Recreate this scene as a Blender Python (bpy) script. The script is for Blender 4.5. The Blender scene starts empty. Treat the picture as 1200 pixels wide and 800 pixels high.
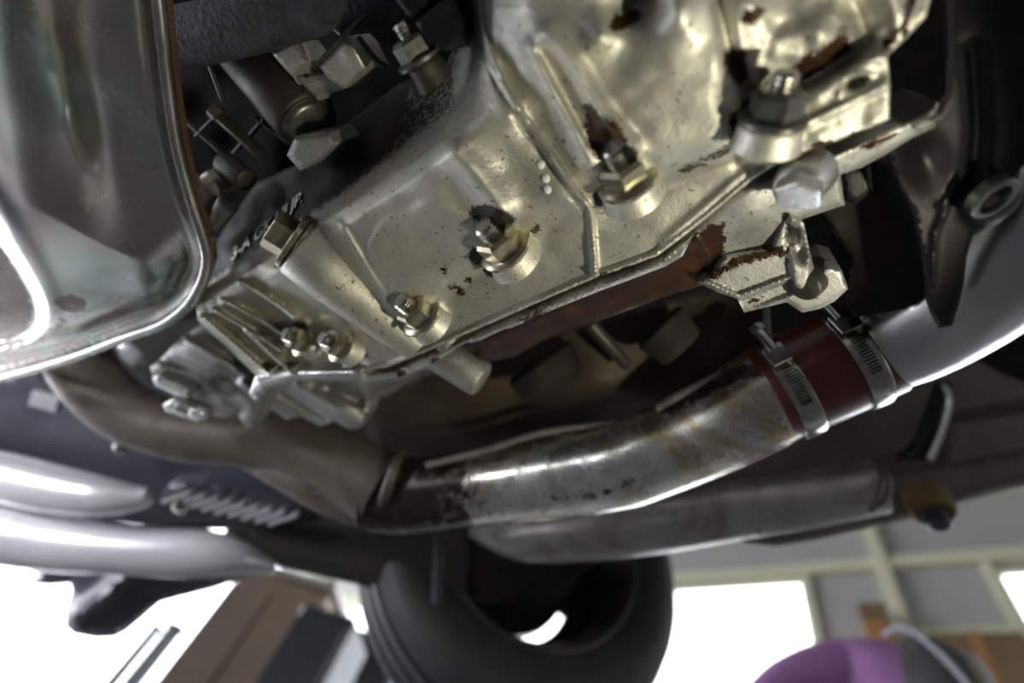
import bpy, bmesh, math, random
import numpy as np
from mathutils import Vector, Matrix, Quaternion
from mathutils.geometry import delaunay_2d_cdt
random.seed(7); np.random.seed(7)
SC = bpy.context.scene; COL = SC.collection

# ------------------------------------------------------------------ camera
UPC = Vector((0.267, 0.535, -0.802)).normalized()       # world up seen in camera axes (x right, y up, z back)
CAM = Vector((0, 0, 0.35))
fc = Vector((0, 0, -1)); yc = (fc - UPC * fc.dot(UPC)).normalized(); xc = yc.cross(UPC)
R3 = Matrix((xc, yc, UPC))                               # camera axes -> world
FPX = 600.0
cd = bpy.data.cameras.new('camera'); cam = bpy.data.objects.new('camera', cd); COL.objects.link(cam)
cam.matrix_world = Matrix.Translation(CAM) @ R3.to_4x4()
cd.sensor_width = 36; cd.lens = 18; cd.clip_start = 0.01; cd.clip_end = 200
cd.dof.use_dof = True; cd.dof.focus_distance = 0.335; cd.dof.aperture_fstop = 2.2
SC.camera = cam

def V(px, py): return ((px - 600) / FPX, (400 - py) / FPX)
def P(px, py, D):                                        # point seen at (px, py), D metres deep
    x, y = V(px, py); return CAM + R3 @ Vector((x * D, y * D, -D))
def PH(px, py, h):                                       # point seen at (px, py), h metres above the lens
    x, y = V(px, py); return P(px, py, h / (UPC.x * x + UPC.y * y - UPC.z))
def DH(px, py, h):
    x, y = V(px, py); return h / (UPC.x * x + UPC.y * y - UPC.z)
def cdir(x, y, z): return (R3 @ Vector((x, y, z))).normalized()

# ------------------------------------------------------------------ light
w = bpy.data.worlds.new('world'); SC.world = w; w.use_nodes = True
w.node_tree.nodes['Background'].inputs[0].default_value = (0.90, 0.94, 1.0, 1)
w.node_tree.nodes['Background'].inputs[1].default_value = 6.0
SC.view_settings.view_transform = 'Standard'; SC.view_settings.look = 'None'
SC.view_settings.gamma = 1; SC.view_settings.use_curve_mapping = False
SC.view_settings.exposure = 0.22

def spot(name, loc, target, power, deg, blend, col, size):
    l = bpy.data.lights.new(name, 'SPOT'); l.energy = power; l.spot_size = math.radians(deg); l.spot_blend = blend
    l.color = col; l.shadow_soft_size = size
    o = bpy.data.objects.new(name, l); COL.objects.link(o); o.location = loc
    o.rotation_euler = (target - loc).to_track_quat('-Z', 'Y').to_euler(); return o
def area(name, loc, target, power, sx, sy, col):
    l = bpy.data.lights.new(name, 'AREA'); l.shape = 'RECTANGLE'; l.size = sx; l.size_y = sy; l.energy = power; l.color = col
    o = bpy.data.objects.new(name, l); COL.objects.link(o); o.location = loc
    o.rotation_euler = (target - loc).to_track_quat('-Z', 'Y').to_euler(); return o
# hand torch held low on the right, aimed at the gearbox
spot('inspection_torch', CAM + R3 @ Vector((0.32, -0.16, -0.02)), P(535, 258, 0.34), 7.2, 60, 0.35, (1, 0.94, 0.72), 0.012)
# daylight of the open bay doors, then two added fill lamps
area('door_daylight', Vector((-2.2, 1.3, 0.35)), Vector((0, 0.35, 0.65)), 24, 1.5, 0.5, (0.90, 0.92, 1.0))
area('left_rail_fill', Vector((-2.2, 0.1, 0.25)), P(20, 640, .9), 6, 0.9, 0.4, (0.93, 0.94, 1.0)).data.spread = math.radians(50)  # added lamp, narrowed to brighten only the left rails
area('side_fill', Vector((1.9, -1.3, 0.35)), Vector((0.1, 0.3, 0.65)), 2.5, 1.2, 0.4, (0.95, 0.95, 1.0))  # added weak fill from the right, no opening there

# ------------------------------------------------------------------ object helpers
def thing(name, label, cat, loc, group=None):
    o = bpy.data.objects.new(name, None); COL.objects.link(o); o.location = loc; o.empty_display_size = 0.02
    o['label'] = label; o['category'] = cat
    if group: o['group'] = group
    return o
def tag(o, label, cat, group=None):
    o['label'] = label; o['category'] = cat
    if group: o['group'] = group
    return o
def root_loc(p):
    v = Vector((0, 0, 0))
    while p: v += p.location; p = p.parent
    return v
def obj(name, vs, fs, mat, parent=None, smooth=True, sharp=35, label=None, kind=None, attrs=None):
    """vs in world coordinates; origin of the object is placed in its geometry"""
    org = Vector(np.mean(np.array([tuple(v) for v in vs[:4000]]), axis=0))
    me = bpy.data.meshes.new(name)
    me.from_pydata([tuple(Vector(v) - org) for v in vs], [], fs)
    me.materials.append(mat)
    if smooth:
        me.polygons.foreach_set('use_smooth', [True] * len(me.polygons))
        me.set_sharp_from_angle(angle=math.radians(sharp))
    if attrs:
        for k, arr in attrs.items():
            a = me.attributes.new(k, 'FLOAT', 'POINT'); a.data.foreach_set('value', np.asarray(arr, dtype=np.float32))
    me.update()
    o = bpy.data.objects.new(name, me); COL.objects.link(o); o.location = org
    if parent:
        o.parent = parent; o.location = org - root_loc(parent)
    if label: o['label'] = label
    if kind: o['kind'] = kind
    return o

class MB:
    def __init__(s): s.v = []; s.f = []
    def add(s, vs, fs):
        n = len(s.v); s.v += [Vector(v) for v in vs]; s.f += [[i + n for i in f] for f in fs]; return s
    def box(s, c, ax, ay, az):                            # centre and half axes
        c, ax, ay, az = Vector(c), Vector(ax), Vector(ay), Vector(az)
        # bevelled box
        vs = []; fs = []
        b = 0.12 * min(ax.length, ay.length, az.length)
        bm = bmesh.new(); bmesh.ops.create_cube(bm, size=2)
        for v in bm.verts: v.co = Vector((v.co.x * ax.length, v.co.y * ay.length, v.co.z * az.length))
        bmesh.ops.bevel(bm, geom=list(bm.edges), offset=b, segments=1, affect='EDGES')
        x, y, z = ax.normalized(), ay.normalized(), az.normalized()
        for v in bm.verts: vs.append(c + x * v.co.x + y * v.co.y + z * v.co.z)
        bm.verts.index_update()
        for f in bm.faces: fs.append([v.index for v in f.verts])
        bm.free(); return s.add(vs, fs)
    def lathe(s, org, axis, prof, seg=24, ref=None, cap=True):      # prof list of (t along axis, radius)
        z = Vector(axis).normalized(); x = Vector(ref) if ref else z.orthogonal(); x = (x - z * x.dot(z)).normalized(); y = z.cross(x)
        vs = []; fs = []
        for t, r in prof:
            for k in range(seg):
                a = 2 * math.pi * k / seg
                vs.append(Vector(org) + z * t + (x * math.cos(a) + y * math.sin(a)) * r)
        m = len(prof)
        for i in range(m - 1):
            for k in range(seg):
                fs.append([i * seg + k, i * seg + (k + 1) % seg, (i + 1) * seg + (k + 1) % seg, (i + 1) * seg + k])
        if cap and prof[0][1] > 1e-5: fs.append(list(range(seg))[::-1])
        if cap and prof[-1][1] > 1e-5: fs.append([(m - 1) * seg + k for k in range(seg)])
        return s.add(vs, fs)
    def tube(s, pts, rad, seg=20, caps=True, n=0, flat=None):
        pts = [Vector(p) for p in pts]
        if not hasattr(rad, '__len__'): rad = [rad] * len(pts)
        if n: pts, rad = spline(pts, list(rad), n)
        vs = []; fs = []; up = None
        for i, p in enumerate(pts):
            t = (pts[min(i + 1, len(pts) - 1)] - pts[max(i - 1, 0)]).normalized()
            if up is None: up = t.orthogonal().normalized() if flat is None else Vector(flat)
            up = (up - t * up.dot(t)).normalized(); sd = t.cross(up)
            for k in range(seg):
                a = 2 * math.pi * k / seg
                vs.append(p + (up * math.cos(a) + sd * math.sin(a)) * rad[i])
        m = len(pts)
        for i in range(m - 1):
            for k in range(seg):
                fs.append([i * seg + k, i * seg + (k + 1) % seg, (i + 1) * seg + (k + 1) % seg, (i + 1) * seg + k])
        if caps: fs.append(list(range(seg))[::-1]); fs.append([(m - 1) * seg + k for k in range(seg)])
        return s.add(vs, fs)
    def build(s, name, mat, parent=None, **k): return obj(name, s.v, s.f, mat, parent, **k)

def spline(pts, rad, n):
    out = []; ro = []; m = len(pts)
    for i in range(m - 1):
        p0, p1, p2, p3 = pts[max(i - 1, 0)], pts[i], pts[i + 1], pts[min(i + 2, m - 1)]
        r0, r1, r2, r3 = rad[max(i - 1, 0)], rad[i], rad[i + 1], rad[min(i + 2, m - 1)]
        for k in range(n):
            t = k / n
            f = lambda a, b, c, d: 0.5 * ((2 * b) + (c - a) * t + (2 * a - 5 * b + 4 * c - d) * t * t + (3 * b - a - 3 * c + d) * t ** 3)
            out.append(f(p0, p1, p2, p3)); ro.append(f(r0, r1, r2, r3))
    out.append(pts[-1]); ro.append(rad[-1]); return out, ro

# ------------------------------------------------------------------ 2D fields for cast relief surfaces
def polyline(pts, smooth=0, closed=False):
    pts = [Vector((a[0], a[1], 0)) for a in pts]
    if not smooth: return [(p.x, p.y) for p in pts]
    if closed: pts = [pts[-1]] + pts + [pts[0], pts[1]]
    o, _ = spline(pts, [0] * len(pts), smooth)
    if closed: o = o[smooth:-smooth - 1]
    return [(p.x, p.y) for p in o]
def sdist(X, Y, pts, closed=False):                       # distance to polyline
    d = np.full(X.shape, 1e9); m = len(pts)
    for i in range(m if closed else m - 1):
        a = pts[i]; b = pts[(i + 1) % m]; dx, dy = b[0] - a[0], b[1] - a[1]; L = dx * dx + dy * dy + 1e-9
        t = np.clip(((X - a[0]) * dx + (Y - a[1]) * dy) / L, 0, 1)
        d = np.minimum(d, np.hypot(X - a[0] - t * dx, Y - a[1] - t * dy))
    return d
def inside(X, Y, pts):
    c = np.zeros(X.shape, bool); m = len(pts)
    for i in range(m):
        (x1, y1), (x2, y2) = pts[i], pts[(i + 1) % m]
        if y1 == y2: continue
        k = ((y1 > Y) != (y2 > Y)) & (X < (x2 - x1) * (Y - y1) / (y2 - y1) + x1)
        c ^= k
    return c
def sstep(a, b, x): t = np.clip((x - a) / (b - a), 0, 1); return t * t * (3 - 2 * t)
def ridge(X, Y, pts, wd, amp, sm=0): return amp * np.exp(-(sdist(X, Y, polyline(pts, sm)) / wd) ** 2)
def rail(X, Y, pts, wd, amp, sm=0, soft=2.0): return amp * (1 - sstep(wd - soft, wd + soft, sdist(X, Y, polyline(pts, sm))))
def hump(X, Y, cx, cy, rx, ry, deg, amp, p=1.0):
    a = math.radians(deg); u = (X - cx) * math.cos(a) + (Y - cy) * math.sin(a); v = -(X - cx) * math.sin(a) + (Y - cy) * math.cos(a)
    return amp * np.exp(-((u / rx) ** 2 + (v / ry) ** 2) ** p)
def plateau(X, Y, pts, soft, amp, sm=0):
    pts = polyline(pts, sm, True); d = sdist(X, Y, pts, True); s = np.where(inside(X, Y, pts), d, -d)
    return amp * sstep(-soft / 2, soft / 2, s)
def vnoise(X, Y, sc, seed):                               # smooth value noise
    r = np.random.RandomState(seed); G = r.rand(64, 64) * 2 - 1
    x = X / sc + 900; y = Y / sc + 900; xi = np.floor(x).astype(int); yi = np.floor(y).astype(int); fx = x - xi; fy = y - yi
    fx = fx * fx * (3 - 2 * fx); fy = fy * fy * (3 - 2 * fy)
    g = lambda a, b: G[a % 64, b % 64]
    return (g(xi, yi) * (1 - fx) + g(xi + 1, yi) * fx) * (1 - fy) + (g(xi, yi + 1) * (1 - fx) + g(xi + 1, yi + 1) * fx) * fy

def relief(name, outline, hfun, mat, parent, step=4.0, skirt=0.03, er=0.004, ew=6, sm=0, attrs=None, **kw):
    """cast surface: hfun gives height above the lens over the outline, edges rolled over, walls going up"""
    pts = polyline(outline, sm, True)
    res = []                                              # resample outline
    for i in range(len(pts)):
        a, b = pts[i], pts[(i + 1) % len(pts)]; L = math.hypot(b[0] - a[0], b[1] - a[1]); k = max(1, int(round(L / step)))
        for j in range(k): res.append((a[0] + (b[0] - a[0]) * j / k, a[1] + (b[1] - a[1]) * j / k))
    pts = res; nb = len(pts)
    xs = np.array([p[0] for p in pts]); ys = np.array([p[1] for p in pts])
    gx, gy = np.meshgrid(np.arange(xs.min(), xs.max(), step), np.arange(ys.min(), ys.max(), step * 0.87))
    gx[1::2] += step / 2; gx = gx.ravel(); gy = gy.ravel()
    ins = inside(gx, gy, pts); gx = gx[ins]; gy = gy[ins]
    d = sdist(gx, gy, pts, True); k = d > step * 0.55; gx = gx[k]; gy = gy[k]
    X = np.concatenate([xs, gx]); Y = np.concatenate([ys, gy])
    vv = [Vector((float(a), float(b))) for a, b in zip(X, Y)]
    out = delaunay_2d_cdt(vv, [(i, (i + 1) % nb) for i in range(nb)], [], 1, 1e-4)
    ov, of, orig = out[0], out[2], out[3]
    X = np.array([v.x for v in ov]); Y = np.array([v.y for v in ov])
    h = hfun(X, Y); d = sdist(X, Y, pts, True)
    if er: t = np.clip(1 - d / ew, 0, 1); h = h + er * (1 - np.sqrt(np.maximum(0, 1 - t * t * 0.98)))
    vs = [PH(float(a), float(b), float(c)) for a, b, c in zip(X, Y, h)]
    fs = []
    for f in of:
        a, b, c = f[0], f[1], f[2]
        ar = (X[b] - X[a]) * (Y[c] - Y[a]) - (X[c] - X[a]) * (Y[b] - Y[a])
        fs.append([a, b, c] if ar < 0 else [a, c, b])      # image y points down: face the lens
    A = {k_: g(X, Y) for k_, g in (attrs or {}).items()}
    if skirt:
        idx = {}
        for i, o_ in enumerate(orig):
            for q in o_:
                if q < nb: idx[q] = i
        loop = [idx[i] for i in range(nb) if i in idx]
        n0 = len(vs); vs += [vs[i] + Vector((0, 0, skirt)) for i in loop]
        m = len(loop)
        area2 = sum(pts[i][0] * pts[(i + 1) % nb][1] - pts[(i + 1) % nb][0] * pts[i][1] for i in range(nb))
        for i in range(m):
            q = [loop[i], loop[(i + 1) % m], n0 + (i + 1) % m, n0 + i]
            fs.append(q if area2 > 0 else q[::-1])
        for k_ in A: A[k_] = np.concatenate([A[k_], A[k_][loop]])
    return obj(name, vs, fs, mat, parent, attrs=A, **kw)

# ------------------------------------------------------------------ materials
def mat(name): 
    m = bpy.data.materials.new(name); m.use_nodes = True; return m, m.node_tree, m.node_tree.nodes['Principled BSDF']
def nd(nt, t, **k):
    n = nt.nodes.new(t)
    for a, b in k.items():
        if a.startswith('i_'): n.inputs[a[2:].replace('_', ' ')].default_value = b
        else: setattr(n, a, b)
    return n
def ramp(nt, src, stops):
    r = nt.nodes.new('ShaderNodeValToRGB'); nt.links.new(src, r.inputs[0]); e = r.color_ramp.elements
    while len(e) < len(stops): e.new(0.5)
    for x, (p, c) in zip(e, stops): x.position = p; x.color = (*c, 1) if len(c) == 3 else (c[0], c[0], c[0], 1)
    return r.outputs[0]
def noise(nt, co, sc, det=4, rough=0.6, dist=0.0):
    n = nt.nodes.new('ShaderNodeTexNoise'); n.inputs['Scale'].default_value = sc; n.inputs['Detail'].default_value = det
    n.inputs['Roughness'].default_value = rough; n.inputs['Distortion'].default_value = dist; nt.links.new(co, n.inputs['Vector']); return n.outputs['Fac']
def mix(nt, f, a, b):
    m = nt.nodes.new('ShaderNodeMix'); m.data_type = 'RGBA'
    for s, v in ((m.inputs['Factor'], f), (m.inputs['A'], a), (m.inputs['B'], b)):
        if hasattr(v, 'is_linked'): nt.links.new(v, s)
        else: s.default_value = v if not isinstance(v, tuple) or len(v) == 4 else (*v, 1)
    return m.outputs['Result']
def math_(nt, op, a, b=0.0, clamp=False):
    m = nt.nodes.new('ShaderNodeMath'); m.operation = op; m.use_clamp = clamp
    for i, v in ((0, a), (1, b)):
        if hasattr(v, 'is_linked'): nt.links.new(v, m.inputs[i])
        else: m.inputs[i].default_value = v
    return m.outputs[0]
def bump(nt, b, h, strength, dist):
    n = nt.nodes.new('ShaderNodeBump'); n.inputs['Strength'].default_value = strength; n.inputs['Distance'].default_value = dist
    nt.links.new(h, n.inputs['Height']); nt.links.new(n.outputs[0], b.inputs['Normal'])
def coords(nt): return nt.nodes.new('ShaderNodeNewGeometry').outputs['Position']
def attr(nt, name):
    a = nt.nodes.new('ShaderNodeAttribute'); a.attribute_name = name; return a.outputs['Fac']

def cast_metal(name, base, base2, rough=(0.42, 0.66), metallic=0.78, fine=1.0, dirt=1.0):
    m, nt, b = mat(name); co = coords(nt); L = nt.links.new
    n1 = noise(nt, co, 22, 5, 0.65, 0.6); n2 = noise(nt, co, 330, 3, 0.6); n3 = noise(nt, co, 1400, 2, 0.5)
    c = mix(nt, ramp(nt, n1, [(0.35, (0, 0, 0)), (0.68, (1, 1, 1))]), base, base2)
    # dirt specks
    sp = ramp(nt, n2, [(0.645 - 0.02 * dirt, (0, 0, 0)), (0.68, (1, 1, 1))])
    c = mix(nt, math_(nt, 'MULTIPLY', sp, 0.8 * dirt), c, (0.07, 0.05, 0.03))
    ed = noise(nt, co, 150, 5, 0.75, 1.2)
    oil = math_(nt, 'ADD', attr(nt, 'oil'), math_(nt, 'MULTIPLY', math_(nt, 'SUBTRACT', ed, 0.5), 1.9))
    om = ramp(nt, oil, [(0.44, (0, 0, 0)), (0.52, (1, 1, 1))])
    ocol = mix(nt, ramp(nt, noise(nt, co, 60, 4), [(0.35, (0, 0, 0)), (0.7, (1, 1, 1))]), (0.008, 0.004, 0.003), (0.052, 0.021, 0.006))
    c = mix(nt, om, c, ocol)
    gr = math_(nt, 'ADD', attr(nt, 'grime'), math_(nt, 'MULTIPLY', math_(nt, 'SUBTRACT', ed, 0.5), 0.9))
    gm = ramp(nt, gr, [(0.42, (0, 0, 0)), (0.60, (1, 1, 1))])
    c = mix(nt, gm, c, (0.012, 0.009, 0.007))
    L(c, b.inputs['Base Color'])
    cov = math_(nt, 'MAXIMUM', om, gm)
    L(math_(nt, 'MULTIPLY', math_(nt, 'SUBTRACT', 1.0, math_(nt, 'MULTIPLY', cov, 0.75)), metallic), b.inputs['Metallic'])
    r = ramp(nt, noise(nt, co, 45, 5, 0.7), [(0.3, (rough[0],)), (0.75, (rough[1],))])
    L(mix(nt, om, r, (0.22, 0.22, 0.22)), b.inputs['Roughness'])
    hh = math_(nt, 'ADD', math_(nt, 'MULTIPLY', n3, 0.35), math_(nt, 'MULTIPLY', n2, 0.65))
    hh = math_(nt, 'SUBTRACT', hh, math_(nt, 'MULTIPLY', sp, 0.3))
    bump(nt, b, hh, 0.55 * fine, 0.0009)
    return m
def plain(name, col, rough=0.5, metallic=0.0, col2=None, sc=30, bs=0.0, bd=0.001, coat=0.0, bsc=None):
    m, nt, b = mat(name); co = coords(nt)
    n = noise(nt, co, sc, 5, 0.65)
    if col2: nt.links.new(mix(nt, ramp(nt, n, [(0.35, (0, 0, 0)), (0.7, (1, 1, 1))]), col, col2), b.inputs['Base Color'])
    else: b.inputs['Base Color'].default_value = (*col, 1)
    b.inputs['Roughness'].default_value = rough; b.inputs['Metallic'].default_value = metallic; b.inputs['Coat Weight'].default_value = coat
    if bs: bump(nt, b, noise(nt, co, bsc or sc * 4, 4), bs, bd)
    return m
M = {}
M['cast'] = cast_metal('cast_aluminium', (0.56, 0.54, 0.46), (0.41, 0.41, 0.37))
M['cast_lower'] = cast_metal('cast_aluminium_grey', (0.40, 0.40, 0.38), (0.27, 0.27, 0.26))
M['cast_bright'] = cast_metal('cast_aluminium_clean', (0.62, 0.62, 0.60), (0.45, 0.45, 0.42), (0.22, 0.4), 0.9, 0.7, 0.4)
M['cast_dark'] = cast_metal('cast_aluminium_shaded', (0.06, 0.055, 0.045), (0.025, 0.023, 0.018), (0.35, 0.6), 0.6)  # dark copy of the casting metal, shade put into its colour
M['pan'] = plain('stamped_steel', (0.42, 0.44, 0.42), 0.2, 0.95, (0.30, 0.28, 0.26), 9, 0.25, 0.004, bsc=14)
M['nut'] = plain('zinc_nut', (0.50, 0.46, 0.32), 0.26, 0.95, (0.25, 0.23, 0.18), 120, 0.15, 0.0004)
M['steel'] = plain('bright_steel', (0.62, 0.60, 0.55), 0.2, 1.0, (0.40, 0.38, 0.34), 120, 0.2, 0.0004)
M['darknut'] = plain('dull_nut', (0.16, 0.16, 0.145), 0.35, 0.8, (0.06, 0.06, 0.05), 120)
M['black'] = plain('black_paint', (0.004, 0.004, 0.005), 0.45, 0.0, (0.009, 0.008, 0.010), 70, 0.3, 0.0006)
M['black'].node_tree.nodes['Principled BSDF'].inputs['Specular IOR Level'].default_value = 0.25
M['blackmatte'] = plain('black_grime', (0.012, 0.011, 0.010), 0.75, 0.0, (0.026, 0.022, 0.018), 40, 0.4, 0.002)
M['blackmatte'].node_tree.nodes['Principled BSDF'].inputs['Specular IOR Level'].default_value = 0.12
M['block'] = plain('oily_block', (0.050, 0.036, 0.020), 0.6, 0.1, (0.018, 0.014, 0.01), 14, 0.5, 0.003)
M['sili'] = plain('dark_red_silicone', (0.15, 0.016, 0.010), 0.34, 0.0, (0.06, 0.014, 0.010), 18, 0.1, 0.001, coat=0.3)
M['clamp'] = plain('stainless_clamp', (0.55, 0.54, 0.50), 0.22, 1.0, (0.32, 0.30, 0.27), 90)
M['soot_shade'] = plain('shaded_black', (0.004, 0.004, 0.0035), 0.8, 0.0, (0.010, 0.009, 0.007), 40, 0.4, 0.002)  # copy of the matte black, darkened to offset stray light on the block
M['soot_shade'].node_tree.nodes['Principled BSDF'].inputs['Specular IOR Level'].default_value = 0.1
M['bluesteel'] = plain('black_rubber_hose', (0.012, 0.012, 0.017), 0.55, 0.0, (0.05, 0.05, 0.07), 60, 0.8, 0.003)
M['rubber'] = plain('tyre_rubber', (0.016, 0.015, 0.016), 0.6, 0.0, (0.030, 0.027, 0.027), 12, 0.3, 0.002)
M['frame_paint'] = plain('silver_grey_paint', (0.74, 0.74, 0.76), 0.25, 0.4, (0.58, 0.58, 0.61), 9, 0.2, 0.003)
M['darkframe'] = plain('dark_blue_grey_paint', (0.035, 0.035, 0.048), 0.35, 0.1, (0.07, 0.07, 0.09), 8, 0.2, 0.003)
M['brownframe'] = plain('underseal_brown', (0.10, 0.075, 0.058), 0.6, 0.1, (0.055, 0.045, 0.040), 7, 0.4, 0.004)
M['glow'] = None

def exhaust_mat(name, cols, rough=0.35, metallic=0.8):
    m, nt, b = mat(name); co = coords(nt); L = nt.links.new
    n1 = noise(nt, co, 9, 6, 0.7, 1.0); n2 = noise(nt, co, 40, 5, 0.7, 0.5)
    c = ramp(nt, n1, [(0.36, cols[0]), (0.50, cols[1]), (0.62, cols[2]), (0.72, cols[3])])
    c = mix(nt, ramp(nt, n2, [(0.62, (0, 0, 0)), (0.72, (0.8, 0.8, 0.8))]), c, (0.10, 0.045, 0.015))
    soot_shade = math_(nt, 'ADD', attr(nt, 'grime'), math_(nt, 'MULTIPLY', math_(nt, 'SUBTRACT', noise(nt, co, 70, 5, 0.7), 0.5), 1.2))
    sm_ = ramp(nt, soot_shade, [(0.4, (0, 0, 0)), (0.62, (1, 1, 1))])
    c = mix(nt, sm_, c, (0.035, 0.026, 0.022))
    L(c, b.inputs['Base Color']); L(math_(nt, 'SUBTRACT', metallic, math_(nt, 'MULTIPLY', sm_, 0.5)), b.inputs['Metallic'])
    L(ramp(nt, n2, [(0.3, (rough - 0.1,)), (0.7, (rough + 0.12,))]), b.inputs['Roughness'])
    bump(nt, b, n2, 0.15, 0.002)
    return m
M['downpipe'] = exhaust_mat('heat_stained_steel', [(0.74, 0.75, 0.73), (0.68, 0.67, 0.60), (0.46, 0.35, 0.20), (0.6, 0.6, 0.56)], 0.24, 0.92)
M['rust'] = exhaust_mat('rusty_manifold', [(0.16, 0.13, 0.11), (0.12, 0.10, 0.085), (0.10, 0.075, 0.055), (0.22, 0.18, 0.16)], 0.5, 0.35)
M['backpipe'] = exhaust_mat('dull_exhaust', [(0.50, 0.49, 0.47), (0.42, 0.40, 0.38), (0.30, 0.26, 0.22), (0.46, 0.44, 0.43)], 0.36, 0.7)
M['alu'] = plain('polished_aluminium', (0.58, 0.60, 0.60), 0.24, 0.96, (0.48, 0.49, 0.46), 7, 0.2, 0.002, bsc=24)

# ------------------------------------------------------------------ setting: floor, far wall with its openings
M['concrete'] = plain('concrete', (0.13, 0.13, 0.13), 0.5, 0.0, (0.09, 0.09, 0.09), 1.2, 0.2, 0.01)
M['panel'] = plain('grey_wall_sheet', (0.50, 0.485, 0.465), 0.6, 0.0, (0.43, 0.42, 0.41), 1.5)
M['cream'] = plain('cream_steel', (0.76, 0.75, 0.55), 0.5, 0.0, (0.70, 0.69, 0.51), 2)
b = MB(); b.box((0, 3, -0.05), (14, 0, 0), (0, 14, 0), (0, 0, 0.05))
o = b.build('floor', M['concrete'], smooth=False); o['kind'] = 'structure'

dv = Vector((1, .354, .569)); wd = (R3 @ dv); wd = Vector((wd.x, wd.y, 0)).normalized()     # wall runs along wd
W0 = P(860, 680, 5.0); WN = Vector((-wd.y, wd.x, 0));
if WN.dot(W0 - CAM) < 0: WN = -WN
def on_wall(px, py):
    r = (P(px, py, 1) - CAM); t = (W0 - CAM).dot(WN) / r.dot(WN); q = CAM + r * t
    return ((q - W0).dot(wd), q.z)
def wall_box(name, u0, u1, z0, z1, t0, t1, m, parent=None, kind=None):
    c = W0 + wd * (u0 + u1) / 2 + WN * (t0 + t1) / 2; c.z = (z0 + z1) / 2
    b = MB(); b.box(c, wd * abs(u1 - u0) / 2, WN * abs(t1 - t0) / 2, Vector((0, 0, (z1 - z0) / 2)))
    o = b.build(name, m, parent, smooth=False)
    if kind: o['kind'] = kind
    return o
WU = (-8.2, 4.6); ZT = 5.4
wall_far = None
# openings: (u0, u1, z0, z1)
OP = [(-3.2, 0.60, 0.9, 3.70), (1.97, 3.7, 0.9, 3.66), (-6.3, -4.55, 3.22, 3.92)]
us = sorted({WU[0], WU[1], *[o[0] for o in OP], *[o[1] for o in OP]})
bw = MB()
for u0, u1 in zip(us[:-1], us[1:]):
    op = [o for o in OP if o[0] <= u0 and o[1] >= u1]
    spans = [(0, op[0][2]), (op[0][3], ZT)] if op else [(0, ZT)]
    for z0, z1 in spans:
        c = W0 + wd * (u0 + u1) / 2 + WN * 0.09; c.z = (z0 + z1) / 2
        hx, hz = wd * (u1 - u0) / 2, Vector((0, 0, (z1 - z0) / 2)); hy = WN * 0.05
        vs = [c + hx * a + hy * b_ + hz * d for a in (-1, 1) for b_ in (-1, 1) for d in (-1, 1)]
        bw.add(vs, [[0, 1, 3, 2], [4, 6, 7, 5], [0, 4, 5, 1], [2, 3, 7, 6], [0, 2, 6, 4], [1, 5, 7, 3]])
wall_far = bw.build('wall_far', M['panel'], smooth=False); wall_far['kind'] = 'structure'
M['roof'] = plain('roof_sheet', (0.20, 0.20, 0.20), 0.7, 0.0, (0.15, 0.15, 0.15), 1.5)
def big_wall(name, u0, u1, n0, n1, z0, z1, m):
    c = W0 + wd * (u0 + u1) / 2 + WN * (n0 + n1) / 2; c.z = (z0 + z1) / 2
    b = MB(); b.box(c, wd * (u1 - u0) / 2, WN * (n1 - n0) / 2, (0, 0, (z1 - z0) / 2)); o = b.build(name, m, smooth=False); o['kind'] = 'structure'
big_wall('wall_right', 4.6, 4.7, -9, .14, 0, ZT, M['panel'])
big_wall('wall_back', -8.2, 4.7, -9.1, -9, 0, ZT, M['panel'])
big_wall('ceiling', -8.2, 4.7, -9.1, .14, ZT, ZT + .1, M['roof'])
# steel framing standing proud of the sheet
wall_box('girt', WU[0], WU[1], 3.70, 3.80, -0.03, 0.04, M['cream'], wall_far)
wall_box('girt', WU[0], WU[1], 4.35, 4.43, -0.02, 0.04, M['cream'], wall_far)
wall_box('girt', 1.30, 1.93, 3.09, 3.17, -0.02, 0.04, M['cream'], wall_far)
wall_box('post', 1.20, 1.30, 0, 5.3, -0.05, 0.04, M['cream'], wall_far)
wall_box('post', 0.60, 0.66, 0, 3.70, -0.01, 0.04, M['cream'], wall_far)
wall_box('post', 1.90, 1.97, 0, 3.70, -0.02, 0.04, M['cream'], wall_far)
for u in (-3.25, -4.2, -6.5): wall_box('post', u - 0.04, u + 0.04, 0, 5.3, -0.04, 0.04, M['cream'], wall_far)
gm, gnt, gb = mat('window_glass'); gb.inputs['Transmission Weight'].default_value = 1; gb.inputs['Roughness'].default_value = 0.0; gb.inputs['IOR'].default_value = 1.02
for i, (u0, u1, z0, z1) in enumerate(OP):
    wn = wall_box('window_%d' % (i + 1), u0, u1, z0, z1, 0.085, 0.095, gm); wn['kind'] = 'structure'
    fr = MB()
    for a in ((u0, u0 + 0.03, z0, z1), (u1 - 0.03, u1, z0, z1), (u0, u1, z0, z0 + 0.03), (u0, u1, z1 - 0.03, z1)):
        c = W0 + wd * (a[0] + a[1]) / 2 + WN * 0.07; c.z = (a[2] + a[3]) / 2
        fr.box(c, wd * (a[1] - a[0]) / 2, WN * 0.03, (0, 0, (a[3] - a[2]) / 2))
    fr.build('window_frame', M['cream'], wn, smooth=False)

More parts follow.
